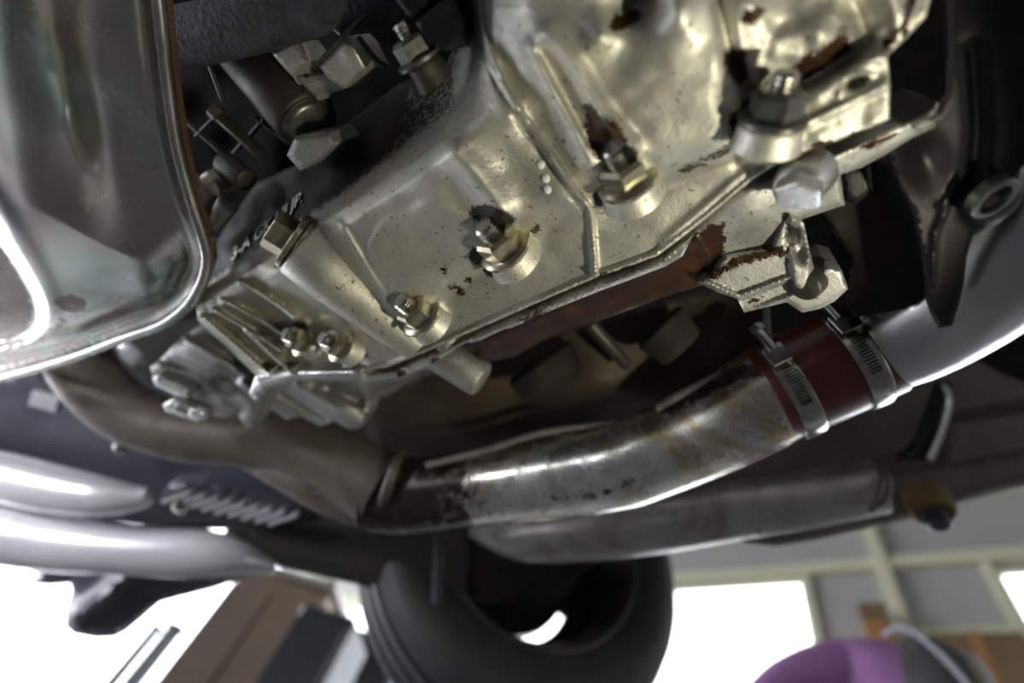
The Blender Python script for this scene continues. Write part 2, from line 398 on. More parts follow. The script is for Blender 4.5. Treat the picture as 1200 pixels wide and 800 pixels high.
# things by the far wall: shelf with carton, orange box
M['orange'] = plain('orange_card', (0.42, 0.20, 0.06), 0.6, 0, (0.36, 0.17, 0.06), 6)
M['carton'] = plain('brown_card', (0.22, 0.15, 0.075), 0.8, 0, (0.17, 0.11, 0.06), 4)
M['grey_metal'] = plain('rack_grey', (0.14, 0.15, 0.17), 0.4, 0.3)
def wall_thing_box(parent, name, u0, u1, z0, z1, t0, t1, m, **k): return wall_box(name, u0, u1, z0, z1, t0, t1, m, parent)
loc = W0 + wd * 1.1 - WN * 0.3; loc.z = 0
sh = thing('storage_rack', 'grey storage rack standing against the far wall between the two tall windows', 'rack', loc)
for u in (0.72, 1.86):
    for t in (-0.55, -0.1): wall_box('post', u - 0.02, u + 0.02, 0, 2.2, t - 0.02, t + 0.02, M['grey_metal'], sh)
for z in (0.6, 1.4, 2.2): wall_box('shelf', 0.7, 1.88, z, z + 0.03, -0.57, -0.08, M['grey_metal'], sh)
loc = W0 + wd * 1.58 - WN * 0.3; loc.z = 2.23
ct = thing('cardboard_carton', 'large brown cardboard carton on the rack under the right window frame', 'box', loc)
wall_box('body', 1.36, 1.88, 2.231, 2.88, -0.45, -0.10, M['carton'], ct)
wall_box('tape', 1.59, 1.65, 2.24, 2.884, -0.453, -0.098, M['orange'], ct)
loc = W0 + wd * 1.05 - WN * 0.3; loc.z = 2.23
ob = thing('orange_box', 'tall narrow orange box beside the cream post above the purple shirt', 'box', loc)
wall_box('body', 0.99, 1.17, 2.231, 3.24, -0.24, -0.07, M['orange'], ob)
wall_box('lid', 0.985, 1.175, 3.10, 3.25, -0.245, -0.065, M['carton'], ob)

# ------------------------------------------------------------------ car: floor pan above everything
car_floor = relief('car_floor_pan', [(-500, -250), (1500, -250), (1420, 520), (1190, 548), (1000, 585), (780, 590), (640, 600), (440, 590), (300, 575), (0, 560), (-500, 520)],
    lambda X, Y: 0.80 + vnoise(X, Y, 90, 3) * 0.01, M['blackmatte'], None, step=28, skirt=0.08, er=0.0)
tag(car_floor, 'black underside of the car body above the gearbox and pipes', 'car underside')

# ------------------------------------------------------------------ gearbox
gb_loc = PH(620, 220, 0.34)
gear = thing('gearbox', 'oil-stained cast aluminium gearbox casing with nuts along its flange, centre of the car underside', 'gearbox', gb_loc)
EDGE = [(418, 436), (455, 430), (500, 412), (540, 394), (600, 368), (650, 346), (697, 326), (740, 311), (770, 300), (800, 278), (835, 250), (868, 222), (885, 208), (905, 196)]
HOUSE = [(300, 440), (345, 436)] + EDGE + [(950, 178), (1000, 158), (1042, 140), (1043, 100), (1040, 66), (1062, 45), (1085, 20), (1100, -40), (1120, -150),
         (800, -160), (545, -160), (505, -60), (522, -20), (538, 40), (520, 82), (470, 96), (440, 118), (400, 150), (352, 190), (300, 214), (262, 268), (240, 305), (228, 345), (232, 375), (258, 400), (285, 425)]
D1 = [(372, 262), (440, 215), (520, 150), (560, 118), (600, 128), (640, 178), (690, 240), (640, 256), (606, 262), (560, 298), (520, 336), (492, 352), (455, 372), (430, 350)]
D2 = [(604, 60), (622, -30), (880, -30), (868, 60), (860, 110), (872, 150), (846, 182), (800, 192), (760, 205), (705, 232), (690, 222), (650, 160)]
def h_main(X, Y):
    h = np.full(X.shape, 0.300)
    h -= plateau(X, Y, D1, 62, 0.014, 4)
    h -= plateau(X, Y, D2, 64, 0.017, 4)
    # left dome: spine, lobe, ground disc
    h -= ridge(X, Y, [(532, 178), (556, 205), (588, 250)], 17, 0.0075, 6)
    h -= hump(X, Y, 520, 235, 52, 26, 50, 0.004)
    h += hump(X, Y, 610, 195, 24, 52, -25, 0.004)
    h -= plateau(X, Y, [(432, 300), (446, 262), (480, 246), (498, 236), (530, 244), (566, 268), (560, 306), (500, 346), (470, 342)], 12, 0.0016, 5)
    h += hump(X, Y, 505, 300, 44, 40, 0, 0.0030)
    h -= ridge(X, Y, [(398, 262), (420, 300), (452, 352), (462, 372)], 5, 0.0028, 6)
    # drain boss: half cylinder from plug down to the right
    ax, ay, bx, by = 352, 288, 470, 388; L = math.hypot(bx - ax, by - ay); ux, uy = (bx - ax) / L, (by - ay) / L
    s = (X - ax) * ux + (Y - ay) * uy; dd = (X - ax) * -uy + (Y - ay) * ux
    rr = 31 - s * 0.10
    cyl = np.sqrt(np.clip(1 - (dd / np.maximum(rr, 5)) ** 2, 0, 1)) * 0.016 * sstep(-3, 3, s) * (1 - sstep(L * 0.80, L * 1.08, s))
    # dark side wall, upper left, falls away
    q = ((X - 240) * (128 - 345) + (Y - 345) * -(560 - 240)) / math.hypot(320, 217)   # distance up-left of the line (250,310)-(560,95)
    h += (0.0008 * np.clip(q + 8, 0, 110) + 0.0003 * np.clip(q + 26, 0, 24)) * (1 - sstep(505, 585, X)) 
    # step left of parting rib
    h -= ridge(X, Y, [(536, -20), (552, 40), (580, 100), (600, 128)], 18, 0.006, 6)
    h -= rail(X, Y, [(558, -30), (566, 36), (584, 84), (606, 124), (640, 172), (668, 214), (690, 244), (695, 280), (698, 322)], 3.0, 0.0058, 6, 2.0)
    h += rail(X, Y, [(551, -30), (559, 40), (578, 92), (599, 132), (634, 180), (662, 220), (683, 250)], 1.6, 0.0016, 6, 1.6)
    # right dome ribs
    h -= ridge(X, Y, [(640, 40), (662, 62), (690, 108), (712, 142), (738, 172)], 11, 0.0105, 6)
    h -= ridge(X, Y, [(622, 58), (640, 96), (664, 140), (688, 190)], 13, 0.0065, 6)
    h += ridge(X, Y, [(634, 60), (660, 110), (690, 165)], 6, 0.003, 6)
    h -= hump(X, Y, 703, 42, 20, 26, 20, 0.008)
    h -= hump(X, Y, 795, 12, 26, 34, 0, 0.010)
    h += hump(X, Y, 745, 8, 26, 20, 0, 0.018)
    h -= hump(X, Y, 770, 110, 60, 62, 20, 0.004)
    h += ridge(X, Y, [(842, -10), (852, 50), (866, 96), (882, 140)], 10, 0.007, 6)
    h -= hump(X, Y, 900, 55, 38, 30, -30, 0.008) + hump(X, Y, 960, 40, 30, 24, -30, 0.007) + hump(X, Y, 890, 8, 26, 18, 0, 0.006)
    h -= ridge(X, Y, [(1040, -20), (1052, 30), (1010, 62)], 14, 0.006, 5)
    h += ridge(X, Y, [(1000, 5), (1015, 50), (985, 70)], 12, 0.006, 5)
    h += ridge(X, Y, [(905, 108), (960, 92), (1005, 62), (1040, 40)], 9, 0.006, 5)
    h -= vnoise(X, Y, 16, 5) * 0.0012 * sstep(840, 880, X)
    # flange crease and wall
    h += ridge(X, Y, [(470, 392), (520, 352), (560, 322), (610, 280), (650, 262), (690, 250), (760, 226), (820, 204), (862, 190)], 8, 0.0022, 5)
    # lip along the flange
    h -= rail(X, Y, EDGE, 5.0, 0.0036, 0, 2.5)
    h -= ridge(X, Y, [(780, 282), (830, 240), (862, 212), (885, 196)], 6, 0.003, 4)
    # mounting ear at right
    h -= plateau(X, Y, [(868, 188), (890, 150), (920, 118), (985, 78), (1044, 62), (1060, 110), (1060, 160), (960, 185)], 16, 0.010, 3)
    h -= ridge(X, Y, [(905, 168), (940, 148), (985, 126), (1036, 100)], 6, 0.0032, 4)
    h += hump(X, Y, 1003, 97, 13, 7, -20, 0.012, 2)
    h -= ridge(X, Y, [(984, 112), (990, 100), (1004, 88), (1020, 88)], 4, 0.0018, 4)
    # boss shoulders round each nut
    for cx, cy, r, a in ((598, 294, 25, .006), (500, 372, 24, .006), (740, 214, 25, .007), (905, 148, 30, .006), (405, 410, 15, .005), (358, 402, 14, .005), (502, 82, 22, .008)):
        h -= hump(X, Y, cx, cy, r, r * 0.9, 0, a, 2)
    # front cover ribs lower left (between sump and flange)
    h += plateau(X, Y, [(215, 300), (300, 322), (352, 352), (420, 398), (400, 445), (280, 450), (200, 400)], 30, 0.010, 3)
    for a in ([(238, 372), (270, 400), (322, 444)], [(252, 364), (300, 392), (330, 412)], [(288, 388), (312, 410), (341, 436)], [(262, 352), (310, 378), (345, 400)], [(282, 330), (318, 352), (345, 372)], [(300, 440), (345, 437), (420, 436)]):
        h -= rail(X, Y, a, 2.6, 0.0100, 4, 2.2)
    h -= ridge(X, Y, [(318, 340), (350, 372), (362, 392)], 9, 0.004, 4)
    h += vnoise(X, Y, 60, 8) * 0.0016 + vnoise(X, Y, 22, 9) * 0.0005
    return h
def oil_main(X, Y):
    o = hump(X, Y, 712, 166, 22, 34, -30, 1.15, 1.5) + hump(X, Y, 690, 130, 10, 16, -30, .6)
    o = np.maximum(o, hump(X, Y, 863, 76, 16, 24, 0, 1.0, 1.5)); o = np.maximum(o, hump(X, Y, 882, 18, 22, 9, -30, .95))
    o = np.maximum(o, rail(X, Y, [(868, 150), (890, 112), (930, 90), (965, 66), (985, 50)], 11, 1.0, 3, 12)); o = np.maximum(o, rail(X, Y, [(740, 20), (722, 28)], 10, .9, 0, 10))
    o = np.maximum(o, rail(X, Y, [(1070, -10), (1060, 35), (1040, 50)], 9, .7, 0, 10)); o = np.maximum(o, hump(X, Y, 984, 40, 14, 14, 0, .55))
    for c in ((532, 336), (548, 328), (540, 342), (628, 268), (648, 270), (520, 318)): o = np.maximum(o, hump(X, Y, *c, 9, 7, 0, .62))
    o = np.maximum(o, rail(X, Y, [(700, 324), (790, 300)], 5, .55, 0, 5)); o = np.maximum(o, rail(X, Y, [(900, 205), (960, 172), (1030, 150)], 5, .8, 0, 6))
    o = np.maximum(o, rail(X, Y, [(800, 200), (860, 172)], 6, .72, 0, 8))
    return o
def grime_shade_main(X, Y):
    g = hump(X, Y, 576, 254, 32, 14, 15, 1.0, 1.5)
    for c, r in (((560, 300), 13), ((575, 315), 12), ((738, 180), 12), ((706, 232), 15), ((735, 238), 12), ((865, 140), 14), ((470, 358), 10), ((350, 385), 12)): g = np.maximum(g, hump(X, Y, *c, r, r, 0, .85, 1.4))  # dark spots by the nuts: dirt, and their cast shadows on the left
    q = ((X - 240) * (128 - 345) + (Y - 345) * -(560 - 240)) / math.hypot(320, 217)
    g = np.maximum(g, sstep(-14, 26, q) * (0.85 - .30 * sstep(400, 520, X)) * (1 - sstep(525, 550, X)))  # shade of the upper-left wall put into the colour, over some real dirt
    g = np.maximum(g, plateau(X, Y, [(225, 360), (262, 340), (330, 385), (345, 430), (320, 440), (268, 402)], 14, .52, 2) * sstep(4, 8, np.minimum.reduce([sdist(X, Y, [(238, 372), (270, 400), (322, 444)]), sdist(X, Y, [(252, 364), (300, 392), (330, 412)]), sdist(X, Y, [(288, 388), (312, 410), (341, 436)]), sdist(X, Y, [(262, 352), (310, 378), (345, 400)])])))  # valleys between the front cover ribs coloured darker
    g = np.maximum(g, hump(X, Y, 520, 45, 30, 30, 0, .7, 2))
    g = np.maximum(g, rail(X, Y, [(800, 188), (845, 178), (862, 160)], 4, .5, 0, 8))
    g = np.maximum(g, plateau(X, Y, [(330, 380), (420, 400), (430, 432), (345, 432)], 12, .42, 2))
    return g
house = relief('housing', HOUSE, h_main, M['cast'], gear, step=2.7, skirt=0.07, er=0.0014, ew=3.2, attrs={'oil': oil_main, 'grime': grime_shade_main}, sharp=60)

# lower flange half just behind the lip
LF = [(418, 440), (460, 436), (540, 402), (600, 376), (700, 334), (775, 306), (800, 286), (812, 276), (800, 300), (780, 312), (700, 342), (640, 366), (600, 384), (590, 386), (560, 400), (545, 402), (510, 424), (468, 442), (430, 448)]
relief('flange_half', LF, lambda X, Y: 0.3030 + 0 * X, M['cast_bright'], gear, step=3, skirt=0.02, er=0.002, ew=3, attrs={'oil': lambda X, Y: np.maximum(np.maximum(hump(X, Y, 625, 372, 22, 8, -20, .8), hump(X, Y, 510, 424, 9, 6, 0, .9)), hump(X, Y, 470, 438, 8, 6, 0, .9))})
# gusset strips under the parting face
relief('flange_end', [(300, 440), (345, 434), (420, 433), (432, 440), (424, 448), (350, 446), (312, 456), (300, 470), (292, 462)], lambda X, Y: 0.296 - ridge(X, Y, [(305, 452), (345, 440), (425, 440)], 4, .002), M['cast_bright'], gear, step=3, skirt=0.015, er=0.002, ew=4)

# lower case behind: parts below the flange
def h_low(X, Y): return 0.324 + ridge(X, Y, [(390, 452), (425, 470)], 10, .008) - ridge(X, Y, [(348, 452), (400, 482), (430, 500)], 5, .006) - hump(X, Y, 400, 470, 30, 20, 35, .006) + ridge(X, Y, [(330, 462), (380, 492)], 5, .005) + ridge(X, Y, [(370, 450), (420, 470)], 6, .006)
relief('clutch_housing_lower', [(300, 452), (345, 440), (430, 440), (500, 420), (520, 424), (470, 446), (430, 452), (432, 480), (424, 500), (410, 504), (392, 494), (376, 500), (352, 488), (336, 492), (318, 480), (300, 500), (288, 500), (290, 470)], h_low, M['cast_lower'], gear, step=3, skirt=0.03, er=0.004, ew=6)
# front cover, lower left, with its stepped lugs
def h_fc(X, Y):
    h = 0.318 - hump(X, Y, 235, 420, 34, 16, 25, .010, 2) - hump(X, Y, 275, 470, 24, 22, 40, .006, 2)
    h += ridge(X, Y, [(196, 442), (250, 462), (280, 480)], 9, .010) + ridge(X, Y, [(270, 418), (296, 440)], 6, .006)
    h -= rail(X, Y, [(188, 430), (232, 446)], 5, .006, 0, 3) + rail(X, Y, [(220, 398), (290, 440)], 4, .004, 0, 3)
    return h - rail(X, Y, [(284, 448), (302, 462)], 4, .005, 0, 3)
relief('front_cover', [(176, 430), (190, 418), (215, 392), (240, 376), (300, 420), (312, 452), (306, 478), (298, 500), (284, 496), (278, 486), (266, 490), (246, 486), (240, 476), (222, 462), (190, 456), (180, 444)], h_fc, M['cast_lower'], gear, step=3, skirt=0.03, er=0.004, ew=7,
       attrs={'grime': lambda X, Y: np.maximum.reduce([hump(X, Y, 262, 452, 26, 14, 20, .9), hump(X, Y, 228, 452, 18, 7, 20, .7), rail(X, Y, [(205, 418), (260, 440)], 4, .6, 0, 6)])})
relief('lug', [(190, 474), (200, 470), (240, 484), (243, 490), (232, 494), (194, 482)], lambda X, Y: 0.306 + hump(X, Y, 216, 481, 7, 3, 20, .004, 2), M['cast_bright'], gear, step=2.5, skirt=0.01, er=0.002, ew=4)
relief('lug', [(178, 442), (186, 440), (222, 456), (220, 466), (208, 464), (182, 452)], lambda X, Y: 0.308 + 0 * X, M['cast_bright'], gear, step=3, skirt=0.01, er=0.002, ew=4)

# dowel cylinder and lug under the flange, middle
def ray_cyl(name, a, b, ha, hb, ra, rb, m, parent, seg=28, **k):
    A, B = PH(*a, ha), PH(*b, hb); ra_ = ra * DH(*a, ha) / 600; rb_ = rb * DH(*b, hb) / 600; L = (B - A).length; z = (B - A)
    bv = ra_ * 0.18
    return MB().lathe(A, z, [(0, 0), (0, ra_ - bv), (bv * .4, ra_ - bv * .35), (bv, ra_), (L - bv, rb_), (L - bv * .4, rb_ - bv * .35), (L, rb_ - bv), (L, 0)], seg).build(name, m, parent, **k)
ray_cyl('dowel_tube', (505, 408), (566, 446), .335, .325, 22, 22, M['cast_lower'], gear)
ray_cyl('bolt_boss', (515, 388), (532, 406), .318, .312, 17, 17, M['cast_lower'], gear)
ray_cyl('bolt_boss', (412, 420), (424, 436), .312, .308, 14, 14, M['cast_lower'], gear)

# oily side of the lower case, brown
SIDE = [(560, 396), (600, 380), (700, 338), (790, 296), (850, 236), (880, 214), (930, 200), (1000, 170), (1100, 120), (1095, 150), (1010, 196), (985, 205), (990, 240), (925, 262), (915, 300), (870, 330), (830, 332), (790, 344), (740, 362), (690, 380), (640, 398), (600, 420), (560, 425)]
def h_side(X, Y): return 0.325 - hump(X, Y, 880, 250, 40, 26, -30, .006) + 0.00025 * np.clip((Y - 420) + (X - 560) * 0.42, -60, 60) - ridge(X, Y, [(815, 275), (836, 314)], 3, .002) + vnoise(X, Y, 30, 2) * .001
relief('lower_case', SIDE, h_side, M['cast_lower'], gear, step=3.2, skirt=0.05, er=0.004, ew=8, attrs={
    'oil': lambda X, Y: np.maximum.reduce([plateau(X, Y, [(550, 440), (545, 395), (700, 330), (800, 282), (850, 262), (848, 300), (905, 288), (925, 300), (860, 322), (830, 332), (700, 385)], 24, 1.05, 2), hump(X, Y, 1030, 165, 30, 5, -25, .9)]),
    'grime': lambda X, Y: np.maximum.reduce([plateau(X, Y, [(540, 460), (560, 410), (690, 370), (800, 335), (800, 360), (600, 440)], 20, .5, 2), hump(X, Y, 1070, 125, 60, 40, 0, .75)])})  # right end darkened in colour to offset the torch
# rear lug bracket below
def h_rb(X, Y): return 0.318 - rail(X, Y, [(826, 330), (866, 348), (925, 326)], 3, .004, 0, 2) + plateau(X, Y, [(866, 350), (928, 326), (932, 342), (872, 366)], 6, .004) - plateau(X, Y, [(925, 250), (945, 262), (950, 330), (930, 335)], 8, .006, 2) + hump(X, Y, 936, 285, 12, 22, -10, .01, 2)
relief('rear_lug', [(818, 331), (832, 322), (850, 300), (905, 292), (916, 262), (924, 250), (942, 262), (948, 290), (956, 322), (970, 312), (986, 316), (994, 338), (978, 353), (960, 362), (940, 366), (922, 354), (872, 366), (864, 350), (840, 342)], h_rb, M['cast_lower'], gear, step=2.8, skirt=0.035, er=0.003, ew=5, sm=0,
       attrs={'oil': lambda X, Y: np.maximum(rail(X, Y, [(836, 322), (870, 304), (920, 292)], 7, .85, 0, 8), hump(X, Y, 884, 352, 14, 6, -15, .7)), 'grime': lambda X, Y: hump(X, Y, 930, 276, 14, 20, 0, .8)})
ray_cyl('stud_boss', (958, 318), (944, 338), .335, .312, 20, 17, M['cast_dark'], gear)
ray_cyl('clamp_boss', (948, 200), (932, 222), .305, .285, 32, 28, M['cast_bright'], gear)
# clamp bolt under it (hex)
MB().lathe(PH(938, 220, .2880), cdir(-.38, -.85, .22), [(0, 0), (0, .0118), (.006, .0118), (.007, .0105), (.007, 0)], 6).build('hex_bolt', M['cast_bright'], gear, smooth=False)

# studs with flange nuts ------------------------------------------------
def nut(px, py, h, ax, r, name='hex_nut', m='nut', stud=True, label=None, boss=None):
    r = r * 1.13
    base = PH(px, py, h); z = cdir(*ax)
    if boss:
        br, bl = boss; n_ = MB().lathe(base - z * bl, z, [(0, br * 1.12), (bl * .3, br * 1.04), (bl * .68, br), (bl * .86, br * .97), (bl * .96, br * .90), (bl, br * .8), (bl + .0001, 0)], 32)
        n_.build('bolt_boss', M['cast_dark' if h > .303 else 'cast'], gear, sharp=50)  # boss of the top nut takes the metal copy with painted shade
    b = MB().lathe(base, z, [(0, r * 1.28), (r * .16, r * 1.28), (r * .26, r * 1.12), (r * .3, r * .9)], 28)
    b.lathe(base, z, [(r * .1, r * 1.0), (r * .98, r * 1.0), (r * 1.16, r * .84), (r * 1.16, 0)], 6)
    o = b.build(name, M[m], gear, sharp=25)
    if label: o['label'] = label
    if stud:
        prof = [(r * .8, r * .52)]
        t = r * 1.16
        for k in range(3): prof += [(t, r * .52), (t + r * .05, r * .40), (t + r * .13, r * .40)]; t += r * .18
        prof += [(t, r * .5), (t + r * .1, r * .38), (t + r * .1, 0)]
        MB().lathe(base, z, prof, 20).build('threaded_stud', M['steel'], o, smooth=False)
    return o
AX = (-.55, .47, .72)
nut(593, 292, .2900, AX, .0124, boss=(.0168, .012))
nut(495, 371, .2905, AX, .0116, boss=(.0152, .012))
nut(735, 212, .2885, (-.46, .50, .74), .0118, boss=(.0162, .012))
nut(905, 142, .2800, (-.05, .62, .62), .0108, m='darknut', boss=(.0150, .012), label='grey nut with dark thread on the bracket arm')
nut(400, 405, .2965, (-.5, .32, .75), .0100, boss=(.0125, .014))
nut(356, 400, .3015, (-.5, .32, .75), .0095, boss=(.0118, .012))
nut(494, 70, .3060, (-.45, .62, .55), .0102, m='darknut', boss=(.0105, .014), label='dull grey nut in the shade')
# drain plug
pz = cdir(-.74, .50, .40); pb = PH(350, 287, .2935)
b = MB().lathe(pb, pz, [(-.006, .0212), (0, .0212), (.0015, .0205), (.0015, .0180)], 36)
b.lathe(pb, pz, [(.0015, .0180), (.003, .0225), (.0062, .0225), (.0072, .0210), (.0072, 0)], 36)
dp = b.build('drain_plug', M['nut'], gear, sharp=30, label='brass-toned drain plug with hexagon head')
MB().lathe(pb, pz, [(.0070, .0150), (.0205, .0150), (.0215, .0140), (.0215, 0)], 6, ref=cdir(0, 1, .3)).build('hexagon_head', M['nut'], dp, smooth=False)

# boss that carries the plug, running down to the flange
b = MB(); qa, qb = pb - pz * .001, PH(492, 400, .309); qd = (qb - qa).normalized()
b.lathe(qa, qd, [(0, 0), (0, .0215), (.002, .0235), (.03, .0235), ((qb - qa).length * .8, .0200), ((qb - qa).length, .0170), ((qb - qa).length, 0)], 40)
b.build('plug_boss', M['cast'], gear, sharp=50)
M['chip'] = plain('white_paint', (.75, .75, .72), .5)
for cx, cy in ((634, 193), (640, 209), (642, 222)):
    ph = float(h_main(np.array([float(cx)]), np.array([float(cy)]))[0])
    MB().lathe(PH(cx, cy, ph + .0004), cdir(0, 0, 1), [(0, .0026), (.0012, .0022), (.0018, .0010), (.0019, 0)], 10).build('paint_drip', M['chip'], gear)
# cast lettering
fc_ = bpy.data.curves.new('lettering', 'FONT'); fc_.body = '3-A GK UJ JP.'; fc_.size = 1.0; fc_.extrude = 0.0; fc_.offset = 0.012
to = bpy.data.objects.new('tmp', fc_); COL.objects.link(to); dg = bpy.context.evaluated_depsgraph_get(); tm = bpy.data.meshes.new_from_object(to.evaluated_get(dg))
wt = max(v.co.x for v in tm.vertices); vs0 = []
for v in tm.vertices:
    s = v.co.x / wt; px = 270 + s * 84 + v.co.y * 3; py = 306 - s * 70 - v.co.y * 21; vs0.append((px, py))
X = np.array([a[0] for a in vs0]); Y = np.array([a[1] for a in vs0]); hh = h_main(X, Y)
vs = [PH(a, b_, float(c) - .0030) for a, b_, c in zip(X, Y, hh)]; nv = len(vs); vs += [PH(a, b_, float(c) + .001) for a, b_, c in zip(X, Y, hh)]
fs = [list(p.vertices) for p in tm.polygons]; from collections import Counter
ec = Counter(); dirs = {}
for f in fs:
    for i in range(len(f)): e = (f[i], f[(i + 1) % len(f)]); ec[tuple(sorted(e))] += 1; dirs[tuple(sorted(e))] = e
fs += [[dirs[e][1], dirs[e][0], dirs[e][0] + nv, dirs[e][1] + nv] for e, c in ec.items() if c == 1]
bpy.data.objects.remove(to)
obj('cast_lettering', vs, fs, M['cast_bright'], gear, smooth=False)

# ------------------------------------------------------------------ sump, left
sump = thing('oil_pan', 'big rounded bare steel oil pan with a rolled flange, left of the gearbox', 'oil pan', PH(60, 200, .31))
SP = [(-220, -160), (168, -160), (176, -60), (184, 0), (194, 90), (206, 170), (222, 232), (240, 285), (243, 308), (236, 332), (218, 358), (190, 378), (150, 392), (100, 408), (40, 428), (-20, 448), (-90, 462), (-220, 496)]
def h_sump(X, Y):
    e = [(168, -160), (176, -60), (184, 0), (194, 90), (206, 170), (222, 232), (240, 285), (243, 308), (236, 332), (218, 358), (190, 378), (150, 392), (60, 424), (-90, 464), (-220, 498)]
    d = sdist(X, Y, polyline(e, 4))
    h = np.full(X.shape, 0.300)
    h -= 0.0015 * (1 - sstep(6, 9, d))
    db = sdist(X, Y, polyline([(236, 332), (218, 358), (190, 378), (150, 392), (60, 424), (-90, 464), (-220, 498)], 4)); h -= 0.016 * sstep(10, 75, db) - .016
    h += 0.002 * np.exp(-((d - 18) / 7) ** 2)
    h -= 0.045 * sstep(15, 190, d) ** 0.8 * 1.0
    h += 0.008 * hump(X, Y, 120, 120, 34, 150, -12, 1)
    h -= ridge(X, Y, [(-40, 190), (0, 246), (34, 300), (56, 345), (62, 385)], 13, .0025, 5)
    h += plateau(X, Y, [(-260, 130), (-100, 200), (-24, 240), (6, 282), (30, 318), (48, 355), (46, 384), (14, 402), (-100, 420), (-260, 450)], 13, .022, 4)
    h -= 0.010 * hump(X, Y, 90, 370, 90, 22, -20, 1)
    h += (vnoise(X, Y, 70, 12) * .0012 + vnoise(X, Y, 30, 13) * .0002) * sstep(12, 50, d)
    return h
M['pan'] = None
def pan_mat():
    m, nt, b = mat('stamped_steel'); co = coords(nt); L = nt.links.new
    n1 = noise(nt, co, 9, 4, 0.55, 0.5); n2 = noise(nt, co, 90, 5, 0.7, 0.6)
    c = ramp(nt, n1, [(0.34, (0.50, 0.52, 0.54)), (0.46, (0.36, 0.42, 0.37)), (0.55, (0.42, 0.38, 0.35)), (0.68, (0.50, 0.48, 0.50))])
    ru = math_(nt, 'ADD', attr(nt, 'grime'), math_(nt, 'MULTIPLY', math_(nt, 'SUBTRACT', n2, .5), 1.3)); rm = ramp(nt, ru, [(0.46, (0, 0, 0)), (0.54, (1, 1, 1))])
    c = mix(nt, rm, c, mix(nt, n2, (0.12, 0.09, 0.085), (0.26, 0.21, 0.19)))
    ri = math_(nt, 'ADD', attr(nt, 'oil'), math_(nt, 'MULTIPLY', math_(nt, 'SUBTRACT', n2, .5), 0.9)); im = ramp(nt, ri, [(0.45, (0, 0, 0)), (0.6, (1, 1, 1))])
    c = mix(nt, im, c, (0.13, 0.075, 0.045))
    L(c, b.inputs['Base Color']); L(math_(nt, 'SUBTRACT', .95, math_(nt, 'MULTIPLY', math_(nt, 'MAXIMUM', rm, im), .5)), b.inputs['Metallic'])
    L(ramp(nt, noise(nt, co, 30, 4), [(0.3, (0.17,)), (0.75, (0.32,))]), b.inputs['Roughness'])
    bump(nt, b, n2, 0.08, .0010); return m
M['pan'] = pan_mat()
relief('pan_body', SP, h_sump, M['pan'], sump, step=3.6, skirt=0.012, er=0.002, ew=4, sharp=60, attrs={
    'grime': lambda X, Y: np.maximum(np.maximum(hump(X, Y, 84, 356, 24, 13, 10, .85, 1.5), plateau(X, Y, [(-260, 150), (-100, 215), (-24, 255), (0, 286), (22, 320), (38, 355), (36, 380), (8, 396), (-100, 412), (-260, 440)], 10, .75, 4)), rail(X, Y, [(72, 378), (50, 396), (10, 398)], 8, .62, 0, 8)),
    'oil': lambda X, Y: (1 - sstep(2, 8, sdist(X, Y, [(184, 0), (194, 90), (206, 170), (222, 232), (241, 288), (243, 308)]))) * .8})
b = MB(); rp = [(172, -160), (180, -60), (188, 0), (198, 90), (210, 170), (226, 232), (243, 285), (246, 308), (239, 334), (221, 361), (192, 382), (150, 397), (60, 429), (-90, 468), (-220, 502)]
b.tube([PH(x - 3, y - 1, .301) for x, y in rp], .0046, 14, n=5); b.build('rolled_flange', M['pan'], sump, sharp=80)

# ------------------------------------------------------------------ engine details in the dark, upper left
blk = thing('engine_block', 'dark ribbed engine block with a starter body in the recess between oil pan and gearbox', 'engine block', PH(330, 120, .42))
relief('block_wall', [(160, -60), (560, -60), (560, 120), (420, 260), (300, 360), (190, 380), (160, 100)], lambda X, Y: .48 + vnoise(X, Y, 40, 4) * .006, M['soot_shade'], blk, step=9, skirt=0.05, er=0)
ray_cyl('starter_body', (285, 45), (362, 143), .375, .345, 40, 38, M['cast_dark'], blk, 36)
ray_cyl('starter_end_cap', (360, 141), (366, 148), .345, .342, 34, 30, M['darknut'], blk, 32)
relief('casting_pad', [(318, 62), (342, 50), (361, 72), (343, 90), (350, 100), (354, 92), (376, 112), (374, 118), (350, 96), (336, 84)], lambda X, Y: .335 + 0 * X, M['cast'], blk, step=3, skirt=.03, er=.003, ew=4)
relief('casting_pad', [(374, 78), (406, 42), (416, 52), (431, 80), (404, 104), (388, 96)], lambda X, Y: .335 - hump(X, Y, 412, 60, 12, 22, -30, .004), M['cast'], blk, step=3, skirt=.03, er=.004, ew=6)
relief('casting_pad', [(336, 182), (346, 160), (386, 156), (396, 168), (372, 192), (352, 200)], lambda X, Y: .318 + 0 * X, M['cast_lower'], blk, step=3, skirt=.03, er=.005, ew=8)  # greyer metal stands in for the weaker light on this pad
relief('casting_pad', [(232, 208), (242, 200), (262, 222), (256, 230), (248, 228)], lambda X, Y: .335 + 0 * X, M['cast'], blk, step=3, skirt=.02, er=.003, ew=4)
ray_cyl('plug_body', (215, 215), (246, 246), .345, .335, 20, 19, M['cast'], blk)
ray_cyl('plug_body', (240, 278), (268, 238), .335, .335, 9, 12, M['cast'], blk)
ray_cyl('pad_bolt', (262, 190), (290, 212), .35, .34, 14, 14, M['cast_dark'], blk)
def bar(name, pts, h, r, m, parent, seg=8, **k):
    hs = h if hasattr(h, '__len__') else [h] * len(pts)
    return MB().tube([PH(x, y, q) for (x, y), q in zip(pts, hs)], [r * DH(x, y, q) / 600 for (x, y), q in zip(pts, hs)], seg, n=4 if len(pts) > 2 else 0).build(name, m, parent, **k)
bar('rod', [(250, 130), (310, 184)], .345, 7, M['cast_dark'], blk)
bar('rod', [(248, 128), (256, 136)], .343, 8, M['rust'], blk)
